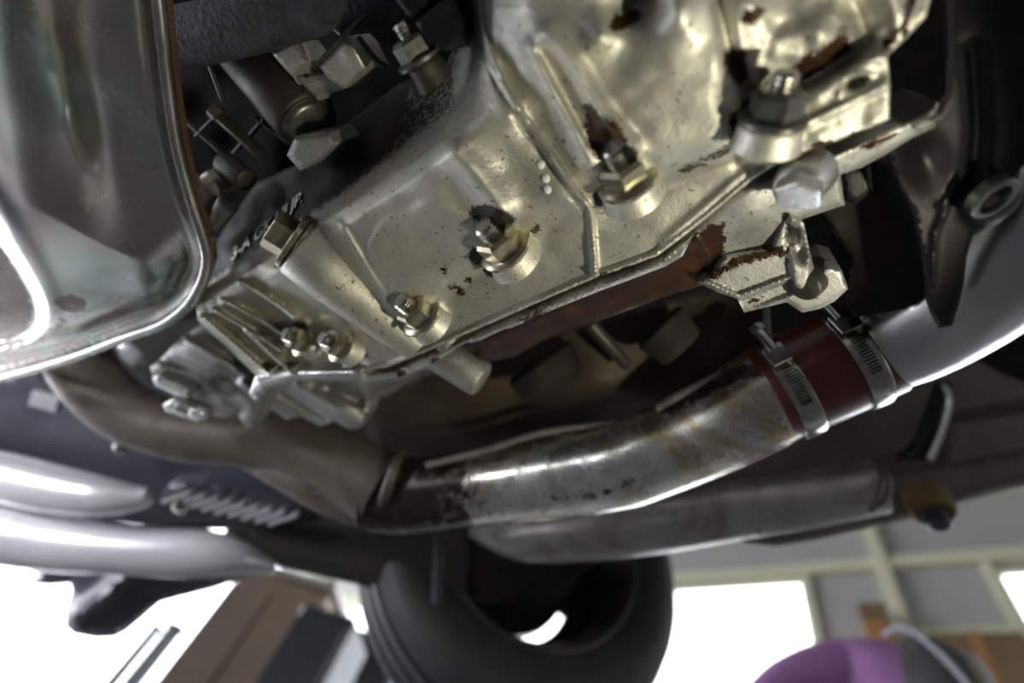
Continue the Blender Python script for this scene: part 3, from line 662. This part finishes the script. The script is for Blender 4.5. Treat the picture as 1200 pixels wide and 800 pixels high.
for a in ([(205, 130), (290, 205)], [(300, 138), (345, 172)], [(272, 182), (310, 140)], [(230, 160), (262, 128)], [(240, 60), (262, 118)]): bar('rib', a, .362, 3.0, M['cast_dark'], blk)
bar('rib', [(372, 76), (412, 32), (440, 2)], .33, 3.2, M['darknut'], blk)
bar('rib', [(380, 22), (400, 40)], .332, 3, M['nut'], blk)
bar('rib', [(420, 44), (440, 70), (452, 78)], .335, 4, M['cast_dark'], blk)
relief('shielding_block', [(458, -30), (515, -30), (500, 10), (484, 26), (464, 0)], lambda X, Y: .30 + 0 * X, M['black'], blk, step=5, skirt=.04, er=.002, ew=4)
relief('shielding_block', [(486, 26), (520, -2), (536, 24), (538, 44), (522, 60), (500, 52)], lambda X, Y: .296 + 0 * X, M['black'], blk, step=4, skirt=.04, er=.003, ew=5)
hose = MB().tube([PH(x, y, .335) for x, y in ((150, 62), (200, 48), (290, 28), (370, 6), (440, -22), (520, -60), (620, -130))], [.019, .019, .018, .0165, .015, .014, .014], 28, n=8).build('coolant_hose', M['bluesteel'])
tag(hose, 'thick black hose crossing the top edge beside the oil pan', 'hose')

# ------------------------------------------------------------------ exhaust and intake tubes
def px_tube(path, seg=36, n=8):                            # path of (px, py, depth, radius in px)
    return MB().tube([P(a, b_, d) for a, b_, d, r in path], [r * d / 600 for a, b_, d, r in path], seg, n=n)
def attr_from(o, **fn):                                    # per-vertex fields by image position of the world point
    me = o.data; co = np.array([tuple(v.co) for v in me.vertices]) + np.array(tuple(o.location + root_loc(o.parent)))
    q = (co - np.array(tuple(CAM))) @ np.array(R3)
    X = 600 + 600 * q[:, 0] / -q[:, 2]; Y = 400 - 600 * q[:, 1] / -q[:, 2]
    for k, g in fn.items(): a = me.attributes.new(k, 'FLOAT', 'POINT'); a.data.foreach_set('value', g(X, Y).astype(np.float32))
ex = thing('exhaust_downpipe', 'heat-stained steel exhaust downpipe running below the gearbox to the red coupler', 'exhaust pipe', P(600, 560, .55))
o = px_tube([(60, 340, .70, 34), (84, 400, .68, 34), (104, 442, .66, 34), (150, 483, .65, 34), (215, 506, .64, 33), (290, 514, .63, 32), (350, 520, .62, 36), (400, 545, .61, 40), (450, 574, .60, 44)]).build('manifold_pipe', M['rust'], ex, sharp=80)
attr_from(o, grime=lambda X, Y: sstep(520, 480, Y) * .3)
o = px_tube([(300, 530, .64, 22), (350, 556, .62, 25), (400, 580, .61, 28), (450, 588, .60, 32)]).build('branch_pipe', M['rust'], ex, sharp=80)
for k in range(3): px_tube([(362, 562 + k * 7, .585, 3.5), (400, 570 + k * 7, .582, 3.5), (442, 574 + k * 7, .58, 3.5)], 10, 4).build('weld_rib', M['rust'], ex)
o = px_tube([(430, 575, .60, 40), (470, 580, .60, 43), (540, 574, .58, 43), (600, 566, .56, 44), (660, 556, .535, 48), (720, 546, .51, 50), (770, 528, .49, 51), (820, 508, .465, 52), (868, 484, .44, 55), (900, 464, .43, 57), (945, 440, .42, 57)], 56, 10).build('downpipe', M['downpipe'], ex, sharp=80)
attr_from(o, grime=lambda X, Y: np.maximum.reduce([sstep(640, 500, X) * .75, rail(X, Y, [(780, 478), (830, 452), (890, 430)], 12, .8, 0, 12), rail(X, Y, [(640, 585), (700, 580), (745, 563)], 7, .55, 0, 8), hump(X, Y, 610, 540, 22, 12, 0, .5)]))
o = px_tube([(444, 610, .598, 6), (450, 585, .56, 7), (462, 548, .56, 6), (470, 530, .598, 5)], 12, 6).build('weld_collar', M['rust'], ex)
px_tube([(500, 545, .555, 4), (560, 530, .54, 4), (640, 506, .52, 4), (735, 494, .50, 3)], 10, 6).build('heat_shield_edge', M['backpipe'], ex)
px_tube([(770, 478, .462, 5), (800, 462, .45, 6), (850, 438, .435, 6), (882, 424, .43, 5)], 10, 6).build('seam_bracket', M['backpipe'], ex)

ax0, ax1 = P(915, 456, .425), P(1010, 412, .41); axd = (ax1 - ax0).normalized(); LL = (ax1 - ax0).length
R0 = 58 * .418 / 600
cp = MB().lathe(ax0 - axd * .012, axd, [(0, R0 * .96), (.001, R0 * 1.0), (LL * .3, R0 * 1.03), (LL * .6, R0 * 1.04), (LL + .022, R0 * 1.02), (LL + .023, R0 * .97)], 56).build('silicone_coupler', M['sili'], sharp=60)
tag(cp, 'short dark red silicone coupler between two clamps on the pipe', 'hose coupler')
def clampring(t, label):
    c = ax0 + axd * t; th = thing('hose_clamp', label, 'clamp', c, 'worm-drive clamps on the red coupler'); wd_ = .0085
    MB().lathe(c - axd * wd_, axd, [(0, R0 * 1.03), (0, R0 * 1.07), (.002, R0 * 1.09), (wd_ * 2 - .002, R0 * 1.09), (wd_ * 2, R0 * 1.07), (wd_ * 2, R0 * 1.03)], 64, cap=False).build('band', M['clamp'], th, sharp=40)
    # worm housing, faces the lens slightly above
    tc = (CAM - c); tc = (tc - axd * tc.dot(axd)).normalized(); side = axd.cross(tc)
    if side.dot(cdir(0, 1, 0)) < 0: side = -side
    def rim(a): d = tc * math.cos(a) + side * math.sin(a); return c + d * R0 * 1.12, (side * math.cos(a) - tc * math.sin(a)), d
    p, tg, nr = rim(.50)
    b = MB(); b.box(p + nr * .002, axd * .0075, tg * .009, nr * .0045); b.build('worm_housing', M['clamp'], th, smooth=False)
    b = MB(); b.lathe(p + nr * .0035 + tg * .004, tg, [(0, .0048), (.022, .0048), (.0225, .0042), (.0225, 0)], 16); b.build('screw_barrel', M['clamp'], th)
    b = MB(); b.lathe(p + nr * .0035 + tg * .026, tg, [(0, 0), (0, .0062), (.006, .0062), (.006, 0)], 6); b.build('screw_head', M['clamp'], th, smooth=False)
    b = MB()
    for k in range(13):
        p, tg, nr = rim(.28 - k * .055); b.box(p - nr * R0 * .022, axd * .0042, tg * .0006, nr * .0007)
    o = b.build('thread_slot', M['darknut'], th, smooth=False); o['kind'] = 'stuff'
    return th
clampring(.004, 'left steel hose clamp, at the heat-stained downpipe end of the red coupler')
clampring(LL * .83, 'right steel hose clamp, at the polished elbow end of the red coupler')
o = px_tube([(985, 424, .412, 55), (1020, 408, .405, 56), (1060, 388, .392, 62), (1100, 362, .375, 68), (1140, 330, .355, 74), (1175, 292, .34, 80), (1210, 240, .33, 84), (1240, 170, .33, 84)], 56, 10).build('polished_elbow', M['alu'], sharp=80)
tag(o, 'polished aluminium elbow pipe bending up at the right edge behind the black bracket', 'pipe')

# black bracket, right
br = thing('black_bracket', 'black steel bracket with a bolt eye hanging in front of the polished elbow', 'bracket', P(1120, 200, .30))
BK = [(1040, 180), (1062, 150), (1090, 130), (1108, 110), (1112, 40), (1106, -50), (1260, -50), (1250, 180), (1196, 198), (1194, 214), (1198, 232), (1190, 246), (1170, 262), (1150, 272), (1140, 276), (1133, 300), (1130, 330), (1124, 356), (1116, 382), (1100, 384), (1094, 372), (1086, 345), (1080, 300), (1070, 250), (1052, 215)]
def h_bk(X, Y): return .318 - hump(X, Y, 1085, 188, 22, 30, -20, .006) - ridge(X, Y, [(1102, 240), (1118, 225), (1124, 205)], 4, .002) - hump(X, Y, 1160, 236, 30, 24, -20, .005, 2) - ridge(X, Y, [(1107, -50), (1110, 60), (1104, 112), (1096, 128)], 5, .004) - ridge(X, Y, [(1110, 240), (1096, 272), (1092, 330)], 4, .0015) + ridge(X, Y, [(1140, 60), (1146, 150), (1140, 220)], 12, .004)
relief('plate', BK, h_bk, M['black'], br, step=4, skirt=.006, er=.0015, ew=3)
ec_ = PH(1164, 232, .3085); ez = cdir(.25, -.80, .75)
MB().lathe(ec_, ez, [(-.004, .0112), (.001, .0112), (.0022, .0102), (.0022, .0084), (.001, .0076), (-.006, .0076)], 32).build('bolt_eye', M['darknut'], br)
MB().lathe(ec_ - ez * .004, ez, [(0, 0), (0, .0078), (.001, .0078), (.001, 0)], 24).build('eye_bore', M['blackmatte'], br)
# dark gearbox mount behind it
mt = thing('gearbox_mount', 'black rubber gearbox mount in the dark between casing and black bracket', 'mount', PH(1030, 260, .36))
relief('mount_body', [(940, 210), (1010, 180), (1050, 190), (1075, 250), (1090, 345), (1060, 362), (1000, 372), (985, 350), (995, 300), (960, 250)], lambda X, Y: .36 - hump(X, Y, 1035, 230, 30, 24, 0, .008) - hump(X, Y, 975, 265, 14, 12, 0, .004), M['blackmatte'], mt, step=5, skirt=.05, er=.006, ew=12)
relief('mount_arm', [(985, 200), (1020, 190), (1024, 225), (1002, 240), (990, 235)], lambda X, Y: .345 + 0 * X, M['black'], mt, step=5, skirt=.02, er=.004, ew=8)

# brown oily sump of the engine behind the pipes
eb = thing('rear_engine_case', 'brown oily engine case in the shade above the exhaust downpipe', 'engine case', P(650, 420, .5))
relief('case_body', [(420, 470), (560, 400), (700, 370), (860, 330), (900, 340), (905, 400), (880, 430), (800, 470), (720, 505), (600, 540), (500, 560), (440, 540)], lambda X, Y: .43 - hump(X, Y, 690, 450, 60, 30, 10, .02) + hump(X, Y, 620, 440, 40, 40, 0, .02) + hump(X, Y, 800, 400, 40, 30, 0, .02) - hump(X, Y, 560, 500, 50, 20, 0, .01), M['block'], eb, step=7, skirt=.05, er=.01, ew=14)
ray_cyl('pivot_boss', (690, 378), (735, 428), .40, .41, 9, 7, M['cast_dark'], eb)
ray_cyl('filter_body', (630, 420), (650, 450), .40, .39, 44, 40, M['blackmatte'], eb)
ray_cyl('filter_body', (770, 380), (800, 410), .40, .39, 34, 30, M['blackmatte'], eb)

# second exhaust pipe at the back, with chassis rail to its right
bp = thing('rear_exhaust_pipe', 'dull grey exhaust pipe running behind and below the downpipe', 'exhaust pipe', P(820, 600, .7))
o = px_tube([(560, 610, .78, 20), (600, 628, .76, 24), (640, 628, .74, 28), (700, 622, .72, 32), (780, 610, .70, 34), (860, 596, .68, 34), (950, 584, .66, 32), (1030, 570, .64, 30)], 36, 8).build('pipe', M['backpipe'], bp, sharp=80)
px_tube([(1018, 596, .62, 5), (1036, 580, .61, 6), (1038, 560, .61, 6), (1030, 546, .63, 4)], 10, 5).build('weld_ring', M['rust'], bp)
px_tube([(572, 606, .72, 2.5), (578, 624, .72, 3), (584, 634, .73, 2.5)], 8, 4).build('hanger', M['backpipe'], bp)
rail_ = thing('chassis_rail', 'dark brown chassis rail with a triangular gusset at the right edge', 'chassis rail', P(1100, 560, .74))
def hD(D, k=0): return lambda X, Y: D * (UPC.x * (X - 600) / 600 + UPC.y * (400 - Y) / 600 - UPC.z)
def body(name, outline, D, m, parent, step=7, skirt=.06, er=.01, ew=10, extra=None, **k):
    return relief(name, outline, (lambda X, Y: hD(D)(X, Y) + (extra(X, Y) if extra else 0)), m, parent, step=step, skirt=skirt, er=er, ew=ew, **k)
body('rail_lower', [(845, 600), (1000, 580), (1050, 552), (1240, 520), (1240, 562), (1190, 572), (1130, 588), (1085, 604), (1020, 618), (960, 632), (910, 640), (872, 636)], .74, M['brownframe'], rail_, sm=0)
body('rail_side', [(900, 520), (1060, 440), (1110, 420), (1240, 380), (1240, 545), (1100, 560), (1000, 575), (850, 585), (840, 560)], .78, M['brownframe'], rail_, extra=lambda X, Y: .02 * np.sin(X / 40) * 0 - plateau(X, Y, [(1110, 490), (1240, 470), (1240, 540), (1100, 556)], 20, .03))
body('gusset', [(1052, 540), (1075, 520), (1098, 452), (1116, 452), (1112, 482), (1094, 540)], .70, M['black'], rail_, step=5, er=.004, ew=5, skirt=.01)
px_tube([(1106, 450, .695, 3), (1113, 470, .693, 3), (1104, 505, .693, 3), (1090, 538, .695, 3.5)], 8, 5).build('gusset_flange', M['backpipe'], rail_)
bu = thing('jacking_pad', 'mustard rubber pad under the chassis rail at right', 'pad', P(1088, 594, .70))
M['mustard'] = plain('mustard_rubber', (0.16, 0.105, 0.03), .6, 0, (.11, .07, .03), 20)
c_ = P(1088, 588, .70)
MB().lathe(c_ - Vector((0, 0, .02)), (0, 0, 1), [(0, 0), (0, .024), (.003, .027), (.034, .027), (.036, 0)], 24).build('pad_body', M['mustard'], bu)
MB().lathe(c_ - Vector((0, 0, .040)), (0, 0, 1), [(0, 0), (0, .011), (.003, .0135), (.02, .0135), (.022, 0)], 20).build('stud', M['darkframe'], bu)

# crossmember and left subframe
M['underbody'] = plain('dark_underseal', (0.030, 0.025, 0.020), 0.65, 0.0, (0.018, 0.016, 0.014), 7, 0.4, 0.004)
cm = thing('crossmember', 'dark brown crossmember below the exhaust, left of the wheel', 'crossmember', P(420, 650, .9))
body('beam', [(262, 624), (320, 606), (440, 606), (545, 612), (556, 640), (552, 712), (520, 720), (440, 690), (380, 676), (330, 664), (290, 645)], .85, M['underbody'], cm, step=8, er=.015, ew=16)
px_tube([(513, 628, .78, 5), (514, 660, .78, 6), (512, 705, .78, 6)], 10, 4).build('edge_tube', M['darkframe'], cm)
body('inner_web', [(500, 600), (700, 600), (700, 660), (640, 700), (560, 722), (510, 716)], .86, M['blackmatte'], cm, step=9, er=.01, skirt=.03)

sf = thing('front_subframe', 'dark blue-grey front subframe with glossy rails at the left edge', 'subframe', P(80, 600, .9))
body('side_plate', [(-60, 440), (40, 430), (140, 470), (260, 520), (350, 540), (420, 580), (330, 620), (200, 620), (-60, 590)], .92, M['darkframe'], sf, step=9, er=.01)
px_tube([(-60, 548, .84, 27), (0, 558, .83, 28), (60, 572, .82, 27), (120, 582, .81, 22), (160, 584, .81, 14), (176, 580, .81, 9)], 30, 8).build('upper_rail', M['frame_paint'], sf, sharp=80)
px_tube([(-60, 612, .84, 30), (0, 624, .83, 33), (70, 636, .83, 31), (150, 644, .83, 27), (230, 648, .84, 27), (280, 654, .85, 20), (322, 664, .87, 8)], 30, 8).build('lower_rail', M['frame_paint'], sf, sharp=80)
for x, y in ((143, 525), (212, 592)):
    MB().lathe(P(x, y, .80), cdir(-.2, -.5, .8), [(0, .012), (.004, .012), (.008, .009), (.010, .004), (.0105, 0)], 16).build('bolt_head', M['clamp'], sf)
MB().box(P(55, 470, .80), cdir(.3, 1, 0) * .012, cdir(1, -.3, 0) * .022, cdir(0, 0, 1) * .006).build('tab', M['frame_paint'], sf, smooth=False)
body('shiny_tab', [(135, 402), (150, 404), (166, 418), (168, 428), (155, 430), (142, 420)], .66, M['frame_paint'], sf, step=5, skirt=.004, er=.002, ew=4)
fn = thing('finned_cooler', 'small finned metal cooler below the curved rusty pipe, left', 'cooler', P(265, 588, .82))
body('core', [(188, 580), (200, 566), (240, 562), (345, 596), (340, 612), (290, 614), (200, 602)], .84, M['darkframe'], fn, step=7, er=.004, ew=6, skirt=.02)
for k in range(9):
    x = 200 + k * 15.5; y = 583 + k * 3.2
    b = MB().box(P(x + 10, y - 2, .815), cdir(20, 6.5, 0) * .0235, cdir(-.3, 1, 0) * .0028, cdir(0, 0, 1) * .010); b.build('fin', M['frame_paint'], fn, smooth=False)

lp = thing('bumper_bracket', 'dark plastic bracket with a rounded tongue hanging from the front edge, bottom left', 'bracket', P(130, 700, 1.0))
body('tongue', [(20, 655), (260, 660), (300, 672), (250, 690), (210, 700), (188, 706), (165, 726), (148, 740), (134, 747), (112, 748), (86, 743), (76, 734), (77, 715), (84, 692), (82, 684), (60, 686), (34, 684), (44, 672), (18, 662)], 1.0, M['darkframe'], lp, step=6, skirt=.02, er=.008, ew=8, extra=lambda X, Y: ridge(X, Y, [(90, 720), (120, 700), (150, 670)], 9, .012) * -1)

# ------------------------------------------------------------------ wheel
wc = P(610, 652, 1.06); wz = (CAM - wc); wz.z = 0; wz.normalize()
q = Quaternion((0, 0, 1), math.radians(14)); waxis = (q @ wz).normalized()                # axle points to the lens side
wh = thing('wheel', 'black road wheel and tyre seen from its inner side, bottom centre', 'wheel', wc - Vector((0, 0, .31)))
T = [(-.105, .205), (-.108, .225), (-.112, .262), (-.100, .298), (-.085, .309), (-.06, .314), (0, .316), (.06, .314), (.085, .309), (.100, .298), (.112, .262), (.108, .225), (.100, .205)]
tb = MB().lathe(wc, waxis, T, 96, cap=False).build('tyre', M['rubber'], wh, sharp=50)
g = MB()
for t in (-.045, 0, .045): g.lathe(wc, waxis, [(t - .004, .3175), (t - .003, .3195), (t + .012, .3195), (t + .013, .3175)], 96, cap=False)
g.build('tread_rib', M['rubber'], wh, sharp=50)
M['rim'] = plain('dark_rim', (.05, .045, .045), .4, .6, (.10, .08, .065), 14)
MB().lathe(wc, waxis, [(.103, .212), (.107, .205), (.095, .197), (.07, .185), (-.05, .178), (-.085, .188), (-.103, .200), (-.106, .212)], 80, cap=False).build('rim_barrel', M['rim'], wh, sharp=50)
MB().lathe(wc, waxis, [(.02, 0), (.02, .112), (.028, .118), (.036, .112), (.036, .06), (.07, .055), (.07, 0)], 56).build('brake_disc', M['rim'], wh, sharp=40)
# spokes: fat sectors with gaps; one gap stays in sight low on the right
e1 = (cdir(1, 0, 0) - waxis * cdir(1, 0, 0).dot(waxis)).normalized(); e2 = waxis.cross(e1)
if e2.dot(Vector((0, 0, 1))) < 0: e2 = -e2
for A0, A1 in ((-30, 52), (58, 132), (138, 196), (202, 270)):
    a0 = math.radians(A0); a1 = math.radians(A1); vs = []; fs = []
    N = 14
    for t in (-.075, -.055):
        for i in range(N + 1):
            a = a0 + (a1 - a0) * i / N
            for r in (.09, .16): vs.append(wc + waxis * t + (e1 * math.cos(a) + e2 * math.sin(a)) * r)
    n2 = 2 * (N + 1)
    for i in range(N):
        j = 2 * i; fs += [[j, j + 1, j + 3, j + 2], [n2 + j, n2 + j + 2, n2 + j + 3, n2 + j + 1], [j, j + 2, n2 + j + 2, n2 + j], [j + 1, n2 + j + 1, n2 + j + 3, j + 3]]
    fs += [[0, n2, n2 + 1, 1], [2 * N, 2 * N + 1, n2 + 2 * N + 1, n2 + 2 * N]]
    obj('spoke', vs, fs, M['rim'], wh, smooth=False)
MB().lathe(wc, waxis, [(-.078, .149), (-.078, .186), (-.052, .186), (-.052, .149), (-.078, .149)], 80, cap=False).build('rim_ring', M['rim'], wh, sharp=40)
MB().lathe(wc, waxis, [(-.080, 0), (-.080, .127), (-.075, .130), (-.055, .130), (-.055, 0)], 64).build('rim_centre', M['rim'], wh, sharp=40)
MB().lathe(wc, waxis, [(-.09, 0), (-.09, .06), (-.05, .07), (-.045, 0)], 40).build('hub', M['rim'], wh)
kn = thing('steering_knuckle', 'dark steering knuckle and arm reaching into the wheel', 'suspension arm', wc + waxis * .2)
body('arm', [(480, 610), (640, 610), (622, 680), (600, 716), (575, 732), (556, 726), (540, 712), (520, 700), (500, 680)], .90, M['blackmatte'], kn, step=8, er=.012, ew=12, skirt=.03)

# ------------------------------------------------------------------ clutter behind, bottom left
M['wood'] = plain('brown_wood', (.34, .24, .17), .6, 0, (.22, .16, .13), 3)
M['pale'] = plain('pale_enamel', (.62, .58, .54), .35, .1, (.5, .47, .45), 3)
M['bluem'] = plain('blue_enamel', (.07, .12, .22), .35, .2)
M['red'] = plain('red_enamel', (.35, .03, .03), .4)
M['dkgrey'] = plain('charcoal_paint', (.03, .032, .04), .45, .1)
def upright(name, label, cat, px, py_top, D, wdt, dep, m, parts=(), group=None):
    top = P(px, py_top, D); loc = Vector((top.x, top.y, 0)); t = thing(name, label, cat, loc, group)
    rt = cdir(1, 0, 0); rt.z = 0; rt.normalize(); fw = Vector((-rt.y, rt.x, 0))
    def bx(n, dx, dy, z0, z1, w_, d_, mm): return MB().box(loc + rt * dx + fw * dy + Vector((0, 0, (z0 + z1) / 2)), rt * w_ / 2, fw * d_ / 2, (0, 0, (z1 - z0) / 2)).build(n, M[mm], t, smooth=False)
    return t, bx, top.z
t, bx, z = upright('wooden_cabinet', 'brown wooden cabinet standing far behind the front bumper bracket, bottom left', 'cabinet', 345, 696, 4.3, 1, .5, 'wood')
bx('body', 0, 0, 0.05, z, .8, .5, 'wood'); bx('top', 0, 0, z, z + .05, .9, .56, 'pale'); bx('door', -.2, -.26, .15, z - .15, .36, .02, 'wood'); bx('door', .2, -.26, .15, z - .15, .36, .02, 'wood')
bx('plinth', 0, 0, 0, .05, .76, .45, 'dkgrey')
t, bx, z = upright('steel_locker', 'narrow charcoal steel locker right of the wooden cabinet', 'locker', 395, 735, 3.0, 1, .5, 'dkgrey')
bx('body', 0, 0, 0, z, .34, .4, 'dkgrey'); bx('door', 0, -.21, .1, z - .08, .3, .02, 'dkgrey'); bx('handle', .1, -.23, z - .6, z - .4, .03, .03, 'pale')
t, bx, z = upright('welding_cart', 'blue cabinet on a cart beside the tyre, bottom left', 'cart', 452, 758, 4.0, 1, .5, 'bluem')
bx('body', 0, 0, .15, z, .42, .4, 'bluem'); bx('panel', 0, -.21, z - .5, z - .05, .34, .02, 'dkgrey')
for sx in (-.16, .16): bx('caster', sx, 0, 0, .15, .05, .3, 'dkgrey')
t, bx, z = upright('door_post', 'light grey steel post of the open bay door at bottom left', 'post', 205, 738, 4.6, 1, .5, 'pale')
bx('column', 0, 0, 0, z, .10, .12, 'grey_metal'); bx('cap', 0, 0, z, z + .03, .16, .16, 'grey_metal')
t, bx, z = upright('door_post', 'dark slim steel post beside the pale post at bottom left', 'post', 184, 736, 4.6, 1, .5, 'dkgrey')
bx('column', 0, 0, 0, z, .06, .08, 'dkgrey'); bx('cap', 0, 0, z, z + .02, .09, .1, 'dkgrey')

# ------------------------------------------------------------------ person, bending, bottom right
def skin_fig(name, joints, bones, m, parent, sub=2):
    me = bpy.data.meshes.new(name); org = joints[0][0]
    me.from_pydata([tuple(Vector(j[0]) - Vector(org)) for j in joints], bones, [])
    o = bpy.data.objects.new(name, me); COL.objects.link(o); o.location = Vector(org) - root_loc(parent); o.parent = parent
    s = o.modifiers.new('skin', 'SKIN'); s.use_smooth_shade = True
    sv = me.skin_vertices[0].data if me.skin_vertices else None
    for i, j in enumerate(joints):
        r = j[1]; sv[i].radius = r if hasattr(r, '__len__') else (r, r)
    sv[0].use_root = True
    ss = o.modifiers.new('sub', 'SUBSURF'); ss.levels = sub; ss.render_levels = sub
    me.materials.append(m); return o
M['purple'] = plain('purple_cotton', (.42, .20, .44), .8, 0, (.33, .15, .36), 14, .4, .01)
M['greycloth'] = plain('charcoal_cotton', (.11, .10, .105), .85, 0, (.06, .055, .058), 12, .4, .01)
M['strap'] = plain('pale_strap', (.38, .38, .42), .7)
M['skin'] = plain('skin', (.42, .22, .15), .55)
M['hair'] = plain('black_hair', (.02, .016, .014), .6)
Dp = 1.75
base = P(1036, 762, Dp)
rt = cdir(1, 0, 0); rt.z = 0; rt.normalize(); fw = Vector((-rt.y, rt.x, 0))   # away from the lens
ground = Vector((base.x, base.y, 0)) - fw * .15 - rt * .07
pe = thing('person', 'person in a purple shirt and charcoal apron with pale straps, bending away, seen from behind', 'person', ground)
zs = base.z                                     # shoulder line
def J(dx, dy, z, r): return (ground + rt * dx + fw * dy + Vector((0, 0, z)), r)
H = zs / 1.44
j = [J(.06, 0, .95 * H, (.15, .12)), J(.07, .03, 1.12 * H, (.14, .11)), J(.07, .10, 1.27 * H, (.165, .12)), J(.07, .17, 1.36 * H, (.15, .10)), J(.07, .24, 1.42 * H, (.055, .055)), J(.07, .30, 1.46 * H, (.05, .05)),
     J(-.06, .16, 1.375 * H, (.075, .075)), J(-.16, .15, 1.34 * H, (.066, .066)), J(-.29, .17, 1.27 * H, (.05, .05)), J(-.38, .22, 1.18 * H, (.045, .045)),
     J(.20, .16, 1.385 * H, (.075, .075)), J(.30, .16, 1.36 * H, (.068, .068)), J(.38, .22, 1.14 * H, (.05, .05)), J(.36, .38, .98 * H, (.045, .045)),
     J(-.05, 0, .90 * H, (.10, .10)), J(-.07, .02, .50 * H, (.07, .07)), J(-.08, -.02, .10 * H, (.05, .05)), J(.18, 0, .90 * H, (.10, .10)), J(.20, .02, .50 * H, (.07, .07)), J(.21, -.02, .10 * H, (.05, .05))]
bn = [(0, 1), (1, 2), (2, 3), (3, 4), (4, 5), (3, 6), (6, 7), (7, 8), (8, 9), (3, 10), (10, 11), (11, 12), (12, 13), (0, 14), (14, 15), (15, 16), (0, 17), (17, 18), (18, 19)]
skin_fig('shirt', j[:14], bn[:13], M['purple'], pe)
skin_fig('trousers', [j[0]] + j[14:], [(0, 1), (1, 2), (2, 3), (0, 4), (4, 5), (5, 6)], M['greycloth'], pe)
for k in (16, 19):
    a = j[k][0]; skin_fig('shoe', [(Vector((a.x, a.y, .05)), (.05, .045)), (Vector((a.x, a.y, .045)) + fw * .12, (.048, .04)), (Vector((a.x, a.y, .04)) + fw * .20, (.035, .03))], [(0, 1), (1, 2)], M['dkgrey'], pe, 1)
hc = ground + rt * .07 + fw * .40 + Vector((0, 0, 1.45 * H))
skin_fig('head', [(hc - fw * .12, .05), (hc - fw * .02, .09), (hc + fw * .07 - Vector((0, 0, .02)), .085), (hc + fw * .11 - Vector((0, 0, .08)), .05)], [(0, 1), (1, 2), (2, 3)], M['skin'], pe)
skin_fig('hair', [(hc - fw * .06 + Vector((0, 0, .02)), .085), (hc + fw * .02 + Vector((0, 0, .045)), .09), (hc + fw * .08 + Vector((0, 0, .03)), .075)], [(0, 1), (1, 2)], M['hair'], pe)
for kk, s in ((8, -1), (13, 1)):                            # forearm and hand with five fingers
    el = j[kk + (1 if kk == 8 else 0)][0]; a = el; d_ = (Vector((0, 0, -.35)) + fw * .9 + rt * (-.5 * s if s > 0 else -.45)).normalized()
    wr = a + d_ * .20; pm = wr + d_ * .05; jj = [(a - d_ * .03, .043), (wr, .027), (pm, (.040, .02))]; bb = [(0, 1), (1, 2)]
    skin_fig('forearm', jj, bb, M['skin'], pe)
    sd = d_.cross(Vector((0, 0, 1))).normalized()
    for f in range(4):
        o0 = pm + sd * (.027 - f * .018) + d_ * .02; L = (.036, .042, .040, .032)[f]
        skin_fig('finger', [(o0 - d_ * .02, .009), (o0 + d_ * L * .7, .009), (o0 + d_ * L * 1.3 - Vector((0, 0, .012)), .008), (o0 + d_ * L * 1.7 - Vector((0, 0, .03)), .007)], [(0, 1), (1, 2), (2, 3)], M['skin'], pe, 1)
    o0 = wr + sd * .025 * -s + d_ * .02
    skin_fig('thumb', [(o0, .011), (o0 - sd * s * .025 + d_ * .03, .010), (o0 - sd * s * .03 + d_ * .055, .008)], [(0, 1), (1, 2)], M['skin'], pe, 1)
# apron back with crossing straps
skin_fig('apron', [J(.14, -.01, .95 * H, (.17, .13)), J(.14, .02, 1.12 * H, (.16, .13)), J(.14, .06, 1.28 * H, (.165, .14)), J(.165, .12, 1.405 * H, (.155, .13)), J(.30, .14, 1.36 * H, (.09, .09))], [(0, 1), (1, 2), (2, 3), (3, 4)], M['greycloth'], pe)
for pts in ([(.07, .12, 1.475), (.09, .02, 1.455), (.12, -.07, 1.33), (.15, -.13, 1.16)], [(.28, .12, 1.455), (.255, .02, 1.42), (.21, -.09, 1.30), (.18, -.13, 1.16)]):
    MB().tube([ground + rt * a + fw * (b_) + Vector((0, 0, c * H)) for a, b_, c in pts], .009, 8, n=4).build('strap', M['strap'], pe)
